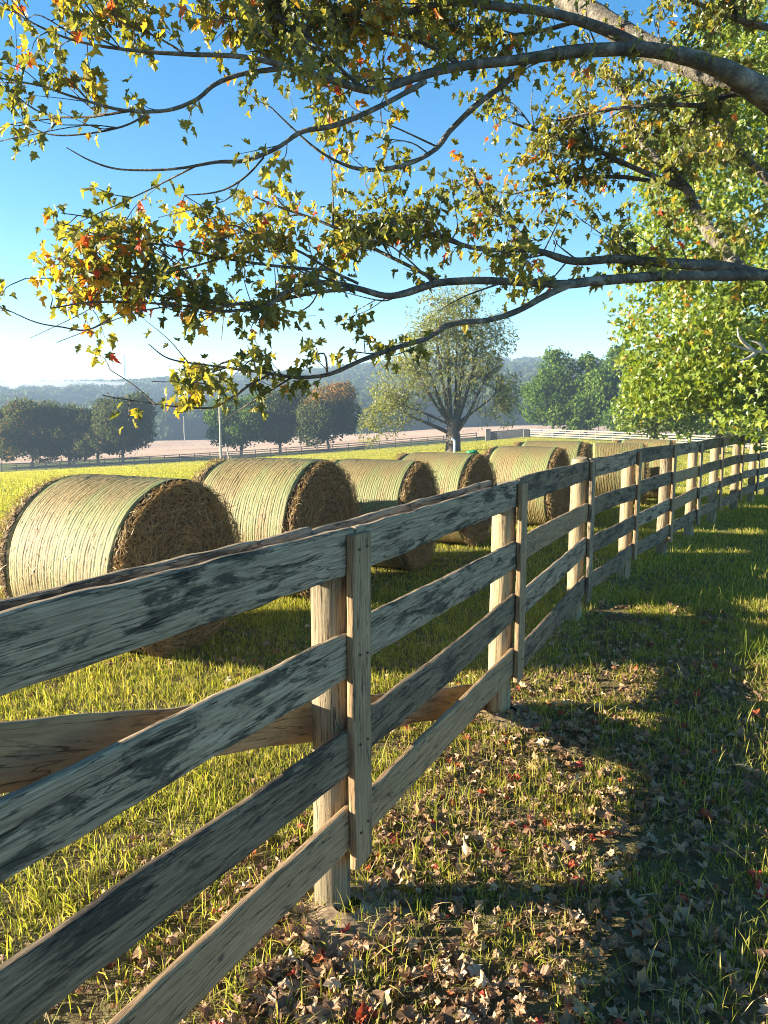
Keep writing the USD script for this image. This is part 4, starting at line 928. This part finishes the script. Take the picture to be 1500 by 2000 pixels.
def patch(seed, size, nb, h, w, dry, lean=.35, clump=.5):
    """A square of turf of that size, nb blades, growing in loose tufts."""
    r_ = np.random.default_rng(seed)
    nt = max(6, nb // 9); c = r_.uniform(-size / 2, size / 2, (nt, 2)); th = r_.uniform(.6, 1.3, nt); ta = r_.uniform(0, 6.28, nt)
    g = r_.integers(0, nt, nb); loose = r_.random(nb) > clump
    o = np.where(loose[:, None], r_.uniform(-size / 2, size / 2, (nb, 2)), c[g] + r_.normal(0, .018 * (1 + w / .006), (nb, 2)))
    hh = h * th[g] * r_.uniform(.45, 1.2, nb) * np.where(r_.random(nb) < .04, 1.7, 1); ww = w * r_.uniform(.65, 1.25, nb) / 2
    a = r_.uniform(0, 6.28, nb); ld = ta[g] + r_.normal(0, 1.1, nb); lv = hh * np.abs(r_.normal(0, lean, nb)) * 1.3
    side = np.stack([np.cos(a), np.sin(a), 0 * a], 1) * ww[:, None]; ldv = np.stack([np.cos(ld), np.sin(ld), 0 * ld], 1)
    V = np.zeros((nb, 7, 3)); o3 = np.column_stack([o, 0 * a])
    fl = np.minimum(1, lv / hh) * .3
    for q, (u, wk) in enumerate(((0, .9), (.4, .9), (.75, .6))):
        cpt = o3 + ldv * (lv * u ** 2)[:, None]; cpt[:, 2] = hh * u * (1 - fl * u)
        V[:, 2 * q], V[:, 2 * q + 1] = cpt - side * wk, cpt + side * wk
    V[:, 6] = o3 + ldv * lv[:, None]; V[:, 6, 2] = hh * (1 - fl)
    F = np.array([(0, 1, 3), (0, 3, 2), (2, 3, 5), (2, 5, 4), (4, 5, 6)])[None] + 7 * np.arange(nb)[:, None, None]
    t = np.where(r_.random(nb) < dry, r_.uniform(.8, 1, nb), np.clip(.30 + .4 * th[g] * .6 + r_.normal(0, .15, nb), .08, .8))
    tt = np.repeat(t[:, None], 7, 1); tt[:, :2] *= .85
    return V.reshape(-1, 3), F.reshape(-1, 3), tt.ravel()

def turf(protos, y0, y1, step, wmargin, label, keep=None, smin=.8, smax=1.2):
    ys = np.arange(y0, y1, step); P = []
    for y in ys:
        xs = np.arange(-(.56 * y + wmargin), .56 * y + wmargin, step)
        P.append(np.stack([xs, np.full(len(xs), y)], 1))
    P = np.vstack(P); P += rgx.uniform(-.35, .35, P.shape) * step
    if keep is not None: P = P[keep(P[:, 0], P[:, 1])]
    X, Y = P.T; n = len(X)
    m = yaw(np.stack([X, Y, T(X, Y) - .006], 1), rgx.integers(0, 4, n) * math.pi / 2 + rgx.normal(0, .2, n), rgx.uniform(smin, smax, n))
    e = .3
    gx, gy = (T(X + e, Y) - T(X - e, Y)) / (2 * e), (T(X, Y + e) - T(X, Y - e)) / (2 * e)
    m[:, 2, 0] = m[:, 0, 0] * gx + m[:, 1, 0] * gy; m[:, 2, 1] = m[:, 0, 1] * gx + m[:, 1, 1] * gy
    from numpy.linalg import norm
    xx = m[:, :3, 0] / norm(m[:, :3, 0], axis=1, keepdims=True); zz = np.cross(xx, m[:, :3, 1]); zz /= norm(zz, axis=1, keepdims=True); yy = np.cross(zz, xx)
    s = m[:, 2, 2].copy()
    m[:, :3, 0], m[:, :3, 1], m[:, :3, 2] = xx * s[:, None], yy * s[:, None], zz * s[:, None]
    return instancer("grass", protos, m, rgx.integers(0, len(protos), n), label, "grass", "grass_blade")
def bare(x, y):
    return np.min(np.hypot(x[:, None] - POSTS[None, :, 0], y[:, None] - POSTS[None, :, 1]), axis=1) < .12
lush = [patch(1 + k, .30, 330, .045, .0046, .16, .5, .35) for k in range(5)]
thin = [patch(11 + k, .26, 90, .075, .0048, .25, .5, .75) for k in range(5)]
turf(lush, 1.1, 7.0, .24, .5, "short green grass growing around the fence and up to the hay bales", lambda x, y: (rgx.random(len(x)) > np.minimum(litter_amount(x, y) * 1.0, .6)) & ~bare(x, y))
turf(thin, 1.1, 7.0, .24, .4, "sparse grass with dry blades coming up through the fallen leaves", lambda x, y: (rgx.random(len(x)) < .85) & ~bare(x, y))
turf([patch(21 + k, .7, 420, .058, .008, .14) for k in range(4)], 6.7, 18, .5, 1.2, "mown grass around and behind the hay bales")
turf([patch(31 + k, 1.7, 420, .060, .024, .2, .4) for k in range(4)], 17.5, 60, 1.35, 2.5, "mown grass of the open pasture beyond the bales")
turf([patch(41 + k, 4.5, 420, .085, .06, .2, .4) for k in range(4)], 58, 126, 3.6, 5, "sunlit grass along the far edge of the pasture", lambda x, y: y < np.interp(np.degrees(np.arctan2(x, y)), AZ, DF) + 4)

# fallen maple leaves
def crumple(k):
    v, f = maple_leaf(200 + k); r_ = np.random.default_rng(300 + k)
    v = v.copy(); v -= (0, .4, 0)
    ca, ra = r_.uniform(0, np.pi), r_.uniform(.22, .6)                   # rolled about a skew axis, then pinched
    u = v[:, 0] * math.cos(ca) + v[:, 1] * math.sin(ca); w = -v[:, 0] * math.sin(ca) + v[:, 1] * math.cos(ca)
    th = u / ra
    u2, z2 = ra * np.sin(th), ra * (1 - np.cos(th))
    w2 = w * r_.uniform(.7, 1.0); z2 = z2 + r_.uniform(-.6, .8) * w2 ** 2 + r_.normal(0, .06, len(v))
    z2 *= r_.choice([1, 1, -1])
    v = np.column_stack([u2 * math.cos(ca) - w2 * math.sin(ca), u2 * math.sin(ca) + w2 * math.cos(ca), z2])
    v[:, 2] -= v[:, 2].min()
    return v, f
DRY = [crumple(k) for k in range(14)]
X, Y = spread_pts(44000, 1.0, 9.0, .4, .85)
k = rgx.random(len(X)) < litter_amount(X, Y) * .72
X, Y = X[k], Y[k]; n = len(X)
a = rgx.uniform(0, 6.28, n)
tilt = rgx.normal(0, .42, (n, 2))
m = bases(np.stack([np.cos(a), np.sin(a), rgx.normal(0, .3, n)], 1), np.stack([tilt[:, 0], tilt[:, 1], np.ones(n)], 1), np.clip(rgx.lognormal(math.log(.038), .38, n), .016, .08))
m[:, :3, 3] = np.stack([X, Y, T(X, Y) + rgx.uniform(.0, .022, n)], 1)
lt = np.clip(rgx.beta(2.0, 1.7, n) * .86, 0, .86); red = rgx.random(n) < .06; lt[red] = rgx.uniform(.9, 1, red.sum())
kk = rgx.integers(0, 14, n)
inview = (np.abs(X / Y) < .5) & (Y > 1.62)
score = np.where(inview, np.linalg.norm(m[:, :3, 1], axis=1) / Y, 0)
pick = np.argsort(-score)[:300]
for i in pick:
    v, f = DRY[kk[i]]
    c = "red" if lt[i] >= .89 else "pale tan" if lt[i] > .60 else "mid brown" if lt[i] > .34 else "dark brown"
    big = "large " if np.linalg.norm(m[i, :3, 1]) > .052 else ""
    fs_ = fence_side(X[i], Y[i])
    dpost = np.hypot(X[i] - POSTS[1, 0], Y[i] - POSTS[1, 1])
    if fs_ < 0: sd = "on the bale side of the fence"
    elif dpost < .75:
        ddx, ddy = X[i] - POSTS[1, 0], Y[i] - POSTS[1, 1]
        sd = ("just " if dpost < .33 else "a step ") + ("right of" if ddx > abs(ddy) else "behind" if ddy > 0 else "in front of") + " the nearest post's foot"
    elif Y[i] < 2.1:
        pxl = 750 + X[i] / Y[i] * FPX
        sd = "by the bottom edge " + ("under the lowest rail" if pxl < 640 else "below the nearest post" if pxl < 900 else "left of the shaded strip" if pxl < 1180 else "in the bottom right corner")
    elif Y[i] > 2.9: sd = "between the first two posts in view" if fs_ < .7 else "well right of the fence toward the second post"
    else: sd = "in the shade toward the right edge" if fs_ > 1.15 else "right of the nearest post, in the sun"
    shape_ = ("tightly rolled", "half curled", "ragged")[kk[i] % 3]
    mm = m[i].copy(); o = mm[:3, 3].copy()
    obj("fallen_leaf", (v @ mm[:3, :3].T, f), "litter", None, frame(o, (1, 0, 0)), tint=np.full(len(v), lt[i]), label=f"{big}{c} {shape_} leaf {sd}", cat="leaf", group=f"{big}{c} {shape_} fallen leaves {sd}")
rest = np.setdiff1d(np.arange(n), pick)
vs, fs, ts, n0 = [], [], [], 0
for q in range(14):
    ix = rest[kk[rest] == q]
    v, f, c = scatter(DRY[q], m[ix]); vs.append(v); fs.append(f + n0); ts.append(lt[ix][c]); n0 += len(v)
obj("leaf_litter", (np.vstack(vs), np.vstack(fs)), "litter", tint=np.concatenate(ts), kind="stuff", label="tan and brown leaf litter spread under the fence", cat="leaf litter")
# dry stems and leaf stalks lying about
X, Y = spread_pts(9000, 1.0, 8.0, .4, .85)
k = rgx.random(len(X)) < .15 + litter_amount(X, Y) * .6
X, Y = X[k], Y[k]; n = len(X)
ms = bases(np.column_stack([rgx.normal(0, 1, (n, 2)), rgx.normal(.12, .22, n)]), np.column_stack([rgx.normal(0, .4, (n, 2)), np.ones(n)]), rgx.uniform(.03, .11, n))
ms[:, :3, 3] = np.stack([X, Y, T(X, Y) + rgx.uniform(.004, .035, n)], 1)
STEM = np.array([(-.013, 0, 0), (.013, 0, 0), (-.012, .5, .10), (.012, .5, .10), (0, 1, .02)]), np.array([(0, 1, 3), (0, 3, 2), (2, 3, 4)])
v, f, c = scatter(STEM, ms)
obj("dry_stems", (v, f), "straw", tint=rgx.beta(3, 1.6, n)[c], kind="stuff", label="thin dry grass stems lying among the fallen leaves", cat="dry stems")
print("fallen", len(kk))

# weeds
rz = np.random.default_rng(9)
for px, py, Y, hh, lab in ((432, 1290, 3.9, .27, "thin dry seed stalk left of the first post in view, the left of two"), (545, 1275, 4.0, .30, "thin dry seed stalk closest to the left of the first post"), (1398, 1150, 8.2, .2, "thin dry stalk in the grass beyond the third post")):
    b = at(px, py, Y); b[2] = float(T(b[0], b[1]))
    w = thing("weed_stalk", lab, "weed", loc=b)
    q = spline([(0, 0, 0), (.01, 0, hh * .5), (.03, .01, hh)], 8)
    obj("stem", tube(q, np.linspace(.003, .0015, len(q)), 5), "dead_stalk", w)
    hd = []
    for _ in range(7):
        d = rz.normal(0, 1, 3) + (0, 0, .8); d /= np.linalg.norm(d); s0 = q[rz.integers(len(q) - 3, len(q))]
        hd.append(tube(np.array([s0, s0 + d * .02, s0 + d * .035 + (0, 0, -.005)]), [.0012, .003, .001], 4))
    obj("seed_head", join(hd), "dead_stalk", w)
tt = tuft(55, 60, .30, .007, .07, .05, .55)
b = at(1485, 1330, 5.0); b[2] = float(T(b[0], b[1]))
obj("grass_clump", (tt[0] + b, tt[1]), "grass_blade", tint=tt[2] * .6, label="taller clump of long green grass at the right edge", cat="grass clump")

# ------------------------------------------------------------------ haze
hz = trimesh.creation.box((6400, 6400, 1.0))
top, bot = 95.0, float(GZ.min()) - 1.0
hv = np.array(hz.vertices); hv[:, 2] = np.where(hv[:, 2] > 0, top, bot)
mat("haze", {"v": ("principled_volume", {"color": (.46, .64, .88), "density": .00052, "anisotropy": .1})}, [], volume="v.volume")
obj("haze", (hv, hz.faces), "haze", kind="stuff", label="thin blue morning haze in the air over the valley", cat="haze")

# a thin bank of mist lying along the far slope at left
mz = float(T(-330.0, 640.0)) + 13
mk = trimesh.creation.icosphere(4, 1.0); mv = np.array(mk.vertices)
mv = mv * (1 + .5 * (meshkit.fbm(mv * (6, 3, 1), 3, 14)[:, None] - .5)) * (240, 55, 5.5) + (-330, 640, mz)
mat("mist", {"v": ("principled_volume", {"color": (.9, .95, 1.0), "density": .006})}, [], volume="v.volume")
obj("mist_bank", (mv, mk.faces), "mist", kind="stuff", label="thin pale bank of mist along the far wooded slope at left", cat="mist")
